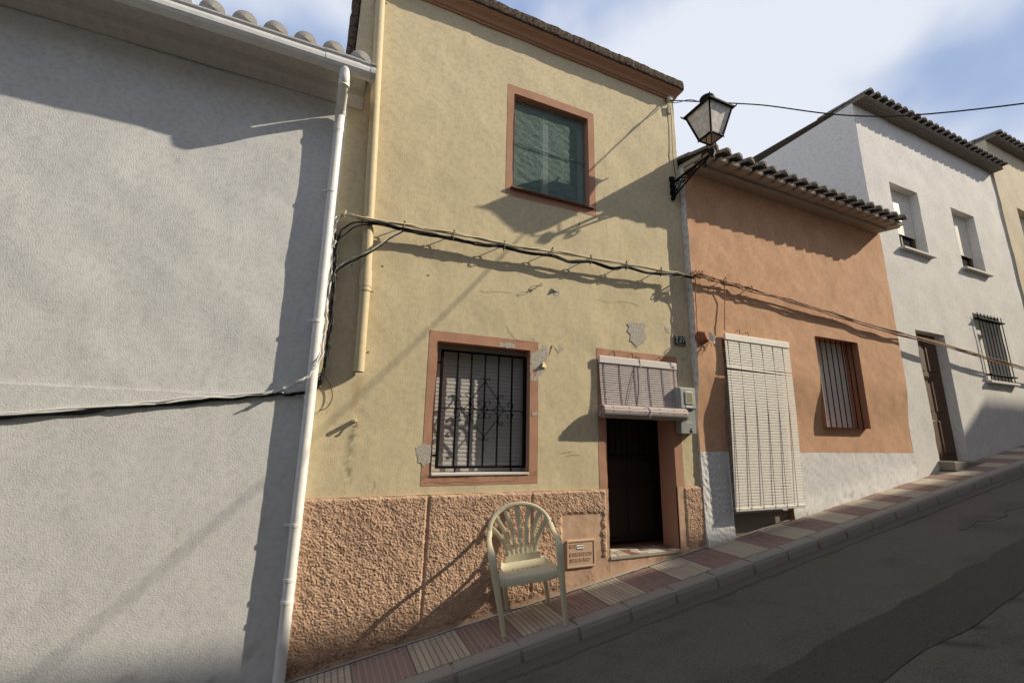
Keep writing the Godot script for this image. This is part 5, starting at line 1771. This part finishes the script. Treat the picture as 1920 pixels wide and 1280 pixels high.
func street_lamp() -> void:
	var cx := 4.0
	var cz := 0.68
	var o := thing("street_lamp", "black wall lantern with frosted panes on a scrolled iron bracket", "street lamp", Vector3(cx, 5.2, 0))
	# bracket: wall plate, top arm, lower brace, scrolls between them
	var mb := MB.new()
	var pl := [[0.0, 5.245], [0.035, 5.25], [0.042, 5.21], [0.026, 5.17], [0.036, 5.10], [0.026, 5.06], [0.040, 5.02], [0.030, 4.985], [0.014, 4.965], [0.030, 4.94], [0.024, 4.915], [0.0, 4.895]]
	var poly := PackedVector2Array()
	for p in pl: poly.push_back(Vector2(cx + p[0], p[1]))
	for k in range(pl.size() - 2, 0, -1): poly.push_back(Vector2(cx - pl[k][0], pl[k][1]))
	mb.slab(poly, 0.0, 0.028)
	mb.slab(PackedVector2Array([Vector2(cx - 0.016, 5.24), Vector2(cx + 0.016, 5.24), Vector2(cx + 0.016, 4.93), Vector2(cx - 0.016, 4.93)]), 0.027, 0.045)
	part("wall_plate", mb, M.black_paint, o)
	mb = MB.new()
	mb.sweep([Vector3(cx, 5.155, 0.03), Vector3(cx, 5.185, 0.66)], [0.016, 0.014], [0.015, 0.012], Vector3(0, 1, 0), 8, 0.5)
	part("arm", mb, M.black_paint, o)
	mb = MB.new()
	mb.sweep(smooth([Vector3(cx, 4.945, 0.03), Vector3(cx, 4.985, 0.12), Vector3(cx, 5.05, 0.28), Vector3(cx, 5.105, 0.42), Vector3(cx, 5.14, 0.56), Vector3(cx, 5.175, 0.64)], 4), 0.011, 0.010, Vector3(0, 1, 0), 8, 0.5)
	part("brace", mb, M.black_paint, o)
	var curl := func(center: Vector2, r: float, turns: float, start: float, sgn: float) -> Array:
		var pts := []
		for k in 26:
			var t := k / 25.0
			var a := start + sgn * turns * TAU * t
			var rr := r * (1.0 - 0.75 * t)
			pts.push_back(Vector3(cx, center.y + sin(a) * rr, center.x + cos(a) * rr))
		return pts
	for c in [[0.105, 5.075, 0.062, 1.5, 1.6, -1.0], [0.20, 5.105, 0.042, 1.4, 3.4, 1.0], [0.275, 5.115, 0.038, 1.4, 1.2, -1.0], [0.345, 5.125, 0.032, 1.3, 3.4, 1.0], [0.405, 5.135, 0.026, 1.2, 1.2, -1.0], [0.08, 5.0, 0.03, 1.2, 0.4, 1.0], [0.56, 5.095, 0.040, 1.5, 1.4, -1.0]]:
		mb = MB.new()
		mb.sweep(curl.call(Vector2(c[0], c[1]), c[2], c[3], c[4], c[5]), 0.009, 0.006, Vector3(1, 0, 0), 6)
		part("scroll", mb, M.black_paint, o)
	mb = MB.new()
	mb.sweep([Vector3(cx, 5.13, cz), Vector3(cx, 5.16, cz), Vector3(cx, 5.175, cz), Vector3(cx, 5.20, cz), Vector3(cx, 5.225, cz), Vector3(cx, 5.25, cz)], [0.018, 0.03, 0.042, 0.042, 0.03, 0.02], [0.018, 0.03, 0.042, 0.042, 0.03, 0.02], Vector3(0, 0, 1), 14)
	part("socket", mb, M.black_paint, o)
	# two bent straps that carry the lantern
	for s in [-1.0, 1.0]:
		mb = MB.new()
		mb.sweep(smooth([Vector3(cx, 5.215, cz) + Vector3(0.02, 0, 0) * s, Vector3(cx, 5.225, cz) + Vector3(0.085, 0, -0.02) * s, Vector3(cx, 5.26, cz) + Vector3(0.105, 0, -0.02) * s, Vector3(cx, 5.39, cz) + Vector3(0.10, 0, -0.02) * s], 4), 0.007, 0.007, Vector3(0, 0, 1), 6)
		part("strap", mb, M.black_paint, o)
	# lantern
	var L := Node3D.new()
	L.name = "lantern"
	o.add_child(L, true)
	var yb := 5.385
	var yt := 5.745
	var hb := 0.093
	var ht := 0.185
	var corner := [Vector2(-1, 1), Vector2(1, 1), Vector2(1, -1), Vector2(-1, -1)]
	var at := func(k: int, h: float, y: float) -> Vector3: return Vector3(cx + corner[k % 4].x * h, y, cz + corner[k % 4].y * h)
	for k in 4:
		mb = MB.new()
		mb.sweep([at.call(k, hb, yb), at.call(k, ht, yt)], 0.0115, 0.0115, Vector3(0, 0, 1), 8, 0.6)
		part("corner_bar", mb, M.black_paint, L)
		mb = MB.new()
		mb.sweep([at.call(k, hb, yb), at.call(k + 1, hb, yb)], 0.012, 0.013, Vector3(0, 1, 0), 8, 0.6)
		part("lower_rail", mb, M.black_paint, L)
		mb = MB.new()
		mb.sweep([at.call(k, ht + 0.012, yt), at.call(k + 1, ht + 0.012, yt)], 0.014, 0.014, Vector3(0, 1, 0), 8, 0.6)
		part("upper_rail", mb, M.black_paint, L)
		mb = MB.new()
		var e := 0.004
		mb.quad(at.call(k, hb - e, yb), at.call(k + 1, hb - e, yb), at.call(k + 1, ht - e, yt), at.call(k, ht - e, yt))
		mb.quad(at.call(k + 1, hb - e - 0.004, yb), at.call(k, hb - e - 0.004, yb), at.call(k, ht - e - 0.004, yt), at.call(k + 1, ht - e - 0.004, yt))
		part("pane", mb, M.frosted, L)
		mb = MB.new()
		mb.sweep([at.call(k, ht + 0.012, yt), at.call(k, ht + 0.03, yt + 0.012), at.call(k, ht + 0.045, yt + 0.035)], [0.012, 0.010, 0.004], [0.012, 0.010, 0.004], Vector3(0, 0, 1), 6)
		part("corner_finial", mb, M.black_paint, L)
		mb = MB.new()
		mb.sweep([at.call(k, hb + 0.006, yb), at.call(k, hb + 0.010, yb - 0.03)], [0.009, 0.003], [0.009, 0.003], Vector3(0, 0, 1), 6)
		part("corner_finial", mb, M.black_paint, L)
		mb = MB.new()
		mb.tri(at.call(k, hb - 0.006, yb - 0.004), Vector3(cx, yb - 0.085, cz), at.call(k + 1, hb - 0.006, yb - 0.004))
		part("bottom_pane", mb, M.frosted_warm, L)
		mb = MB.new()
		mb.sweep([at.call(k, hb - 0.004, yb - 0.004), Vector3(cx, yb - 0.09, cz)], 0.005, 0.005, Vector3(0, 0, 1), 6)
		part("bottom_bar", mb, M.black_paint, L)
	mb = MB.new()
	var rings := [[ht + 0.026, yt + 0.006], [ht + 0.02, yt + 0.02], [0.125, yt + 0.085], [0.075, yt + 0.125], [0.07, yt + 0.135]]
	for r in rings.size() - 1:
		for k in 4:
			mb.quad(at.call(k, rings[r][0], rings[r][1]), at.call(k + 1, rings[r][0], rings[r][1]), at.call(k + 1, rings[r + 1][0], rings[r + 1][1]), at.call(k, rings[r + 1][0], rings[r + 1][1]))
	mb.quad(at.call(3, ht, yt), at.call(2, ht, yt), at.call(1, ht, yt), at.call(0, ht, yt))
	part("roof", mb, M.black_paint, L)
	mb = MB.new()
	var rr := [0.062, 0.062, 0.066, 0.088, 0.092, 0.085, 0.06, 0.02]
	var yy := [0.12, 0.165, 0.175, 0.178, 0.20, 0.215, 0.228, 0.235]
	var pts := []
	for k in 8: pts.push_back(Vector3(cx, yt + yy[k], cz))
	mb.sweep(pts, rr, rr, Vector3(0, 0, 1), 18)
	part("chimney", mb, M.black_paint, L)
	mb = MB.new()
	mb.sweep([Vector3(cx, yb - 0.02, cz), Vector3(cx, yb + 0.05, cz), Vector3(cx, yb + 0.1, cz), Vector3(cx, yb + 0.2, cz), Vector3(cx, yb + 0.24, cz)], [0.02, 0.022, 0.04, 0.045, 0.02], [0.02, 0.022, 0.04, 0.045, 0.02], Vector3(0, 0, 1), 12)
	part("bulb", mb, M.enamel, L)

# ---------------------------------------------------------------- the chair
func chair() -> void:
	var fl := Vector3(1.510, 0, 0.400)
	var fr := Vector3(1.990, 0, 0.556)
	fl.y = ground_y(fl.x)
	fr.y = ground_y(fr.x)
	var up := Vector3(-SLOPE, 1, 0).normalized()
	var rx := (fr - fl).normalized()
	rx = (rx - up * rx.dot(up)).normalized()
	var fz := rx.cross(up).normalized()
	var origin := (fl + fr) * 0.5 - fz * 0.235 + up * 0.001
	var T := Transform3D(Basis(rx, up, fz), origin)
	var o := thing("plastic_chair", "cream plastic garden armchair with fanned back slats standing on the pavement", "chair", origin)
	var half := fl.distance_to(fr) * 0.5
	# frame: front legs, arms and the arch of the back, one continuous moulded rail
	var w2 := func(p: Vector3) -> Vector3: return T * p
	var leg_pts := [Vector3(-half, 0.0, 0.242), Vector3(-half - 0.008, 0.18, 0.238), Vector3(-half - 0.018, 0.38, 0.232), Vector3(-half - 0.028, 0.54, 0.222), Vector3(-half - 0.034, 0.615, 0.19), Vector3(-half - 0.037, 0.645, 0.12), Vector3(-half - 0.037, 0.652, 0.03), Vector3(-half - 0.034, 0.668, -0.05), Vector3(-half - 0.027, 0.71, -0.105)]
	var leg_w := [0.018, 0.0225, 0.028, 0.033, 0.029, 0.024, 0.022, 0.022, 0.0225]
	var leg_t := [0.018, 0.020, 0.022, 0.022, 0.017, 0.012, 0.011, 0.012, 0.014]
	var widths := func(a: Array, n: int) -> Array:
		var r := []
		for k in a.size() - 1:
			for s in n: r.push_back(lerpf(a[k], a[k + 1], float(s) / n))
		r.push_back(a[a.size() - 1])
		return r
	for s in [1.0, -1.0]:
		var lp := []
		for p in leg_pts: lp.push_back(T * Vector3(p.x * s, p.y, p.z))
		var sm := smooth(lp, 6)
		var ww: Array = widths.call(leg_w, 6)
		var tt: Array = widths.call(leg_t, 6)
		var cut := 24
		var mb := MB.new()
		mb.sweep(sm.slice(0, cut + 1), ww.slice(0, cut + 1), tt.slice(0, cut + 1), T.basis.z, 14, 0.6)
		part("leg", mb, M.chair, o)
		mb = MB.new()
		var hint: Vector3 = T.basis * Vector3(0, 0.8, 0.6)
		mb.sweep(sm.slice(cut - 1), ww.slice(cut - 1), tt.slice(cut - 1), hint, 14, 0.6)
		part("armrest", mb, M.chair, o)
		# rear leg
		mb = MB.new()
		mb.sweep([T * Vector3(0.185 * s, 0.42, -0.135), T * Vector3(0.188 * s, 0.25, -0.165), T * Vector3(0.193 * s, 0.0, -0.205)], [0.032, 0.026, 0.019], [0.026, 0.022, 0.016], T.basis.z, 12, 0.6)
		part("leg", mb, M.chair, o)
	var back := Node3D.new()
	back.name = "backrest"
	o.add_child(back, true)
	var zb := func(y: float) -> float: return -0.125 - (y - 0.42) * 0.16
	var arch := []
	var ra := half + 0.022
	for k in 29:
		var a := PI * (-0.06 + 1.12 * k / 28.0)
		var y := 0.70 + 0.195 * sin(a)
		var x := -cos(a) * ra * (1.0 if sin(a) > 0 else 1.0 + 0.05 * -sin(a))
		var zz: float = zb.call(y) + 0.05 * pow(absf(cos(a)), 3.0)
		arch.push_back(T * Vector3(x, y, zz))
	var mb := MB.new()
	mb.sweep(arch, 0.0205, 0.012, T.basis.z, 12, 0.75)
	part("arch_rail", mb, M.chair, back)
	for k in range(-3, 4):
		var a := deg_to_rad(k * 26.0)
		var top := Vector3(sin(a) * (ra - 0.012), 0.70 + cos(a) * 0.187, 0)
		top.z = zb.call(top.y) + 0.05 * pow(absf(sin(a)), 3.0)
		var bot := Vector3(k * 0.0405, 0.455, 0)
		bot.z = zb.call(bot.y) - 0.003
		var ctl := Vector3(k * 0.045, 0.63 - absf(k) * 0.012, 0)
		ctl.z = zb.call(ctl.y) - 0.012
		var pts := []
		var ww := []
		for s in 13:
			var t := s / 12.0
			var p := bot.lerp(ctl, t).lerp(ctl.lerp(top, t), t)
			pts.push_back(T * p)
			ww.push_back(lerpf(0.0178, 0.0250, t))
		mb = MB.new()
		mb.sweep(pts, ww, 0.0045, T.basis.z, 8, 0.7)
		part("slat", mb, M.chair, back)
	mb = MB.new()
	mb.shell(12, 8, func(u, v):
		var y: float = lerpf(0.395, 0.480, v)
		var x: float = (u - 0.5) * lerpf(0.34, 0.300, v)
		return T * Vector3(x, y, zb.call(y) - 0.010 * (1.0 - pow(u * 2.0 - 1.0, 2.0)) + 0.012), 0.008)
	part("lower_panel", mb, M.chair, back)
	# seat, dished, with a rolled front edge and a row of drain slots
	var prof := [Vector2(-0.116, 0.420), Vector2(-0.08, 0.409), Vector2(0.0, 0.405), Vector2(0.10, 0.412), Vector2(0.17, 0.424), Vector2(0.205, 0.424), Vector2(0.226, 0.412), Vector2(0.236, 0.385), Vector2(0.238, 0.352)]
	var ps := smooth(prof, 4)
	mb = MB.new()
	mb.shell(43, ps.size() - 1, func(u, v):
		var p: Vector2 = ps[roundi((1.0 - v) * (ps.size() - 1))]
		var x: float = (u * 2.0 - 1.0) * lerpf(0.205, half - 0.012, smoothstep(-0.12, 0.2, p.x))
		var rim := 0.014 * pow(absf(u * 2.0 - 1.0), 6.0)
		return T * Vector3(x, p.y + rim, p.x), 0.007, func(a, b): return b >= ps.size() - 12 and b <= ps.size() - 11 and a in [10, 14, 18, 22, 27, 31])
	part("seat", mb, M.chair, o)
	for s in [-1.0, 1.0]:
		mb = MB.new()
		mb.shell(10, 3, func(u, v): return T * Vector3(s * (lerpf(0.204, half - 0.012, smoothstep(0.0, 1.0, u))), lerpf(0.425, 0.368, v if s > 0 else 1.0 - v), lerpf(-0.116, 0.225, u)), 0.007)
		part("apron", mb, M.chair, o)

# ---------------------------------------------------------------- cables
func strand(called: String, pts: Array, r: float, m: Material, parent: Node3D, wob := 0.0, seed_ := 0, per := 6) -> void:
	var sm := smooth(pts, per)
	if wob > 0.0:
		for k in sm.size():
			var p: Vector3 = sm[k]
			var t := k * 0.35 + seed_ * 17.0
			sm[k] = p + Vector3(nz_mid.get_noise_2d(t * 0.1, seed_ * 5.0) * wob, nz_mid.get_noise_2d(t * 0.1, seed_ * 5.0 + 50.0) * wob, nz_mid.get_noise_2d(t * 0.1, seed_ * 5.0 + 90.0) * wob)
	var mb := MB.new()
	mb.tube(sm, r, 7)
	part(called, mb, m, parent)

func clip(p: Vector3, m: Material, parent: Node3D, drop := 0.0) -> void:
	var mb := MB.new()
	mb.tube([Vector3(p.x + 0.004, p.y + 0.012, -0.005), Vector3(p.x, p.y + 0.014, p.z - 0.01)], 0.006, 6)
	var ring := []
	for k in 13:
		var a := TAU * k / 12.0
		ring.push_back(p + Vector3(0.004 * sin(a * 2.0), -drop * 0.5 + cos(a) * (0.024 + drop * 0.5), sin(a) * 0.024))
	mb.tube(ring, 0.0045, 6)
	mb.box(p + Vector3(0.006, 0.03, 0.008), Vector3(0.014, 0.024, 0.014), Basis(Vector3(0, 0, 1), 0.5), 0.002)
	part("clip", mb, m, parent)

func cables() -> void:
	var o := thing("facade_cable_bundle", "cream and black cables clipped across the yellow facade between the storeys", "cables", P(950, 460, 0.0))
	var z := 0.10
	var cream := path([[634, 408, 0.05], [645, 402, 0.06], [668, 407, 0.11], [700, 413, 0.125], [757, 421, 0.11], [800, 430], [850, 438], [900, 448], [945, 458], [990, 466], [1035, 471], [1107, 484], [1173, 495], [1238, 507], [1270, 512], [1287, 517, 0.13], [1300, 519, 0.17]], z)
	for k in 2: strand("cable", cream.map(func(p): return p + Vector3(0, 0.010 * k - 0.003, 0.006 * k)), 0.011 if k == 0 else 0.009, M.cream_cable, o, 0.008, k)
	var black := path([[690, 417, 0.12], [720, 420, 0.12], [757, 430, 0.11], [800, 438], [850, 447], [880, 454], [912, 459], [945, 462], [985, 473], [1035, 479], [1068, 490], [1107, 490], [1148, 502], [1175, 500], [1215, 511], [1250, 513], [1275, 514], [1290, 518, 0.14], [1302, 520, 0.17]], z)
	for k in 5: strand("cable", black.map(func(p): return p + Vector3(0, [-0.012, 0.0, 0.010, -0.006, 0.004][k], [0.0, 0.010, 0.0, -0.012, -0.006][k])), [0.010, 0.0085, 0.007, 0.009, 0.007][k], M.black_cable, o, 0.010, 4 + k)
	for p in [[757, 421], [850, 438], [945, 458], [1035, 470], [1107, 484], [1174, 495], [1239, 507]]: clip(P(p[0], p[1], z), M.clip, o, 0.05)
	clip(P(646, 402, 0.06), M.cream_cable, o)
	# branches that swing from the bundle to the corner run
	strand("cable", path([[700, 418, 0.125], [672, 416, 0.115], [650, 424, 0.08], [636, 440, 0.06], [630, 460, 0.05]]), 0.0075, M.black_cable, o, 0.01, 21)
	strand("cable", path([[690, 420, 0.125], [668, 424, 0.115], [648, 437, 0.08], [634, 452, 0.06], [629, 480, 0.05]]), 0.006, M.black_cable, o, 0.01, 22)
	strand("cable", path([[757, 432, 0.11], [735, 445, 0.12], [710, 462, 0.135], [690, 476, 0.13], [665, 487, 0.1], [640, 500, 0.07], [628, 514, 0.05], [625, 540, 0.05]]), 0.0085, M.black_cable, o, 0.008, 23)
	strand("cable", path([[757, 430, 0.11], [733, 443, 0.125], [706, 462, 0.14], [686, 474, 0.135], [662, 484, 0.105], [640, 496, 0.075], [629, 508, 0.055], [626, 530, 0.05]]), 0.006, M.meter_rim, o, 0.008, 24)

	var v := thing("corner_cable_bundle", "white and black cables running down beside the white downpipe", "cables", P(600, 700, 0.0))
	var whites := path([[634, 406, 0.05], [626, 425, 0.05], [622, 450], [619, 490], [615, 530], [611, 580], [607, 620], [604, 648, 0.06], [597, 676, 0.09], [582, 700, 0.13], [560, 716, 0.13], [535, 729, 0.06], [510, 735, 0.035], [440, 742, 0.03], [340, 750, 0.03], [200, 762, 0.03], [40, 775, 0.03], [-160, 792, 0.03]], 0.045)
	for k in 3: strand("cable", whites.map(func(p): return p + Vector3([0.0, 0.012, -0.010][k], [0.0, 0.008, -0.006][k], [0.0, 0.008, 0.012][k])), 0.0065, M.white_cable, v, 0.02, 31 + k)
	var blacks := path([[630, 440], [628, 480], [626, 520], [623, 560], [619, 610], [614, 650], [608, 685], [600, 712], [590, 727, 0.035], [575, 735, 0.02], [545, 738, 0.02], [510, 739, 0.02], [440, 746, 0.02], [340, 754, 0.02], [200, 766, 0.02], [40, 779, 0.02], [-160, 796, 0.02]], 0.04)
	for k in 5: strand("cable", blacks.map(func(p): return p + Vector3([0.0, 0.012, -0.010, 0.006, -0.004][k], 0.004 * k - 0.008, [0.0, 0.006, 0.01, 0.014, -0.004][k])), [0.008, 0.0075, 0.007, 0.006, 0.007][k], M.black_cable, v, 0.018, 41 + k)
	for p in [[627, 459], [612, 588], [603, 700]]: clip(P(p[0], p[1], 0.05), M.white_cable if p[1] < 650 else M.black_cable, v)
	clip(P(530, 731, 0.04), M.white_cable, v)
	strand("cable", path([[606, 700, 0.05], [614, 712, 0.03], [621, 728, 0.02], [622, 748, 0.02], [612, 764, 0.02], [598, 770, 0.02]]), 0.0035, M.black_cable, v)

	var w := thing("orange_facade_cable_bundle", "rust-coloured sagging cables strung along the orange facade", "cables", P(1350, 530, 0.1))
	var run := path([[1296, 519, 0.15], [1312, 516], [1330, 520], [1355, 527], [1385, 535], [1410, 543], [1470, 560], [1560, 586], [1680, 622], [1800, 655], [1920, 690], [2010, 716]], 0.17)
	for k in 6: strand("cable", run.map(func(p): return p + Vector3(0, [0.012, 0.0, -0.014, -0.026, 0.02, -0.036][k], [0.0, 0.01, 0.004, 0.0, -0.01, 0.006][k])), 0.0085, M.rust_cable if k != 2 else M.clip, w, 0.03, 51 + k)
	for p in [[1298, 514], [1304, 512], [1310, 513], [1316, 513]]: clip(P(p[0], p[1], 0.17), M.rust_cable, w, 0.02)
	for p in [[1360, 525], [1409, 541]]: clip(P(p[0], p[1], 0.17), M.rust_cable, w, 0.03)
	strand("cable", path([[1304, 524, 0.16], [1304, 545, 0.12], [1306, 575, 0.115], [1307, 600, 0.115], [1308, 622, 0.115]]), 0.006, M.rust_cable, w, 0.01, 61)
	strand("cable", path([[1358, 530, 0.17], [1359, 560, 0.14], [1359, 590, 0.14], [1359, 618, 0.14]]), 0.0055, M.rust_cable, w, 0.006, 62)
	strand("cable", path([[1282, 517, 0.06], [1286, 530, 0.03], [1287, 555, 0.02], [1283, 574, 0.02]]), 0.0045, M.cream_cable, w, 0.004, 63)
	strand("cable", path([[1297, 632, 0.12], [1304, 624, 0.125], [1312, 620, 0.13]]), 0.005, M.rust_cable, w)
	strand("cable", path([[1309, 640, 0.125], [1312, 650, 0.13], [1318, 657, 0.13], [1324, 648, 0.13], [1330, 640, 0.13]]), 0.004, M.rust_cable, w)
	strand("cable", path([[1306, 667, 0.115], [1316, 663, 0.125], [1324, 652, 0.13], [1331, 641, 0.13], [1335, 650, 0.13]]), 0.004, M.rust_cable, w)

	var n := thing("overhead_wire", "thin overhead wire leaving the yellow house corner under the cornice", "cable", P(1257, 188, 0.0))
	var a := P(1257, 188, 0.06)
	strand("cable", [a, a + Vector3(0.71, -0.62, 1) * 0.8, a + Vector3(0.71, -0.64, 1) * 1.95, Vector3(6.9, 4.75, 4.0), Vector3(7.9, 4.75, 5.4)], 0.0075, M.black_cable, n, 0.0, 0, 14)
	strand("cable", [a + Vector3(0.01, -0.03, 0), a + Vector3(0.06, -0.07, 0.07), a + Vector3(0.14, -0.10, 0.2), a + Vector3(0.71, -0.62, 1) * 0.30], 0.005, M.black_cable, n)
	strand("cable", path([[1257, 188, 0.05], [1250, 184, 0.03], [1247, 190, 0.03], [1253, 197, 0.03], [1258, 206, 0.02], [1260, 240, 0.02], [1261, 270, 0.02], [1263, 300, 0.02], [1267, 330, 0.02], [1269, 342, 0.02]]), 0.0045, M.black_cable, n, 0.004, 71)
	var mb := MB.new()
	mb.box(P(1256, 186, 0.04), Vector3(0.08, 0.085, 0.06), Basis(Vector3(0, 0, 1), 0.3), 0.015)
	part("insulator", mb, M.porcelain, n)
	mb = MB.new()
	mb.box(P(1254, 207, 0.02), Vector3(0.05, 0.12, 0.03), Basis(Vector3(0, 0, 1), 0.06), 0.006)
	part("anchor_plate", mb, M.plaster, n)

func small_things() -> void:
	# wooden peg in the yellow wall
	var p := P(662, 788, 0.07)
	var o := thing("wall_peg", "short pale wooden peg sticking out of the yellow wall", "peg", Vector3(p.x, p.y, 0))
	var mb := MB.new()
	mb.box(Vector3(p.x + 0.01, p.y, 0.03), Vector3(0.036, 0.024, 0.08), Basis(Vector3(0, 1, 0), -0.15), 0.004)
	part("peg", mb, M.yellow_pipe, o)
	mb = MB.new()
	mb.tube(smooth([Vector3(p.x + 0.03, p.y - 0.005, 0.0), Vector3(p.x + 0.035, p.y - 0.012, 0.035), Vector3(p.x + 0.03, p.y - 0.045, 0.045), Vector3(p.x + 0.0, p.y - 0.05, 0.04)], 4), 0.006, 6)
	part("hook", mb, M.clip, o)
	# loop of wire on a nail
	var c := P(1003, 540, 0.02)
	o = thing("wire_loop", "small loop of wire hanging from a nail in the yellow wall", "wire", c)
	mb = MB.new()
	var ring := []
	for k in 17:
		var a := TAU * k / 16.0
		ring.push_back(c + Vector3(-0.035 + cos(a) * 0.055, -0.012 + sin(a) * 0.020 + cos(a) * 0.028, 0.02 + 0.01 * sin(a)))
	mb.tube(ring, 0.0026, 5)
	mb.tube([c + Vector3(0.015, 0.015, 0.02), c + Vector3(0.055, 0.035, 0.015), c + Vector3(0.062, 0.045, -0.02)], 0.004, 5)
	var ring2 := []
	for k in 11:
		var a := TAU * k / 10.0
		ring2.push_back(c + Vector3(0.062 + cos(a) * 0.014, 0.04 + sin(a) * 0.018, 0.022))
	mb.tube(ring2, 0.003, 5)
	part("loop", mb, M.iron, o)
	# dry bits caught along the kerb and the wall foot
	var lit := MB.new()
	var rng := RandomNumberGenerator.new()
	rng.seed = 9
	var tilt := Basis(Vector3(0, 0, 1), atan(SLOPE))
	for k in 46:
		var x := rng.randf_range(0.2, 6.5)
		var zz := rng.randf_range(0.495, 0.525) if k % 3 != 0 else rng.randf_range(0.66, 0.80)
		if k % 5 == 0: zz = rng.randf_range(0.05, 0.07)
		var yy := ground_y(x) + (0.004 if zz < 0.6 else -0.105)
		var sz := rng.randf_range(0.006, 0.015)
		lit.sweep([Vector3(x, yy, zz), Vector3(x + sz * 0.6, yy + sz * 0.35, zz + sz * rng.randf_range(-0.5, 0.5)), Vector3(x + sz * 1.2, yy + sz * 0.1, zz + sz * 0.2)], [sz * 0.2, sz * 0.55, sz * 0.1], [0.0012, 0.0015, 0.001], tilt.y, 6)
	var lo := part("leaf_litter", lit, M.litter, self)
	lo.set_meta("kind", "stuff")
	lo.set_meta("label", "dry leaf bits scattered along the kerb and pavement edge")
	lo.set_meta("category", "litter")
	# broken wall fitting on the orange house
	var q := P(1322, 632, 0.15)
	o = thing("broken_wall_fitting", "broken orange wall fitting with a white paper flap beside the ivory blind", "fitting", q)
	mb = MB.new()
	mb.sweep([Vector3(q.x - 0.01, q.y, 0.08), Vector3(q.x - 0.01, q.y, 0.11), Vector3(q.x - 0.005, q.y, 0.17), Vector3(q.x, q.y + 0.004, 0.185)], [0.085, 0.082, 0.062, 0.05], [0.085, 0.082, 0.062, 0.05], Vector3(0, 1, 0), 14, 0.7)
	part("body", mb, M.brick_red, o)
	mb = MB.new()
	mb.shell(6, 6, func(u, v): return q + Vector3(0.0 + 0.075 * u, 0.055 - 0.10 * v - 0.05 * u, 0.06 + 0.035 * sin(u * 2.0) - 0.02 * v * u), 0.002, func(a, b): return b < a - 1)
	part("paper_flap", mb, M.enamel, o)
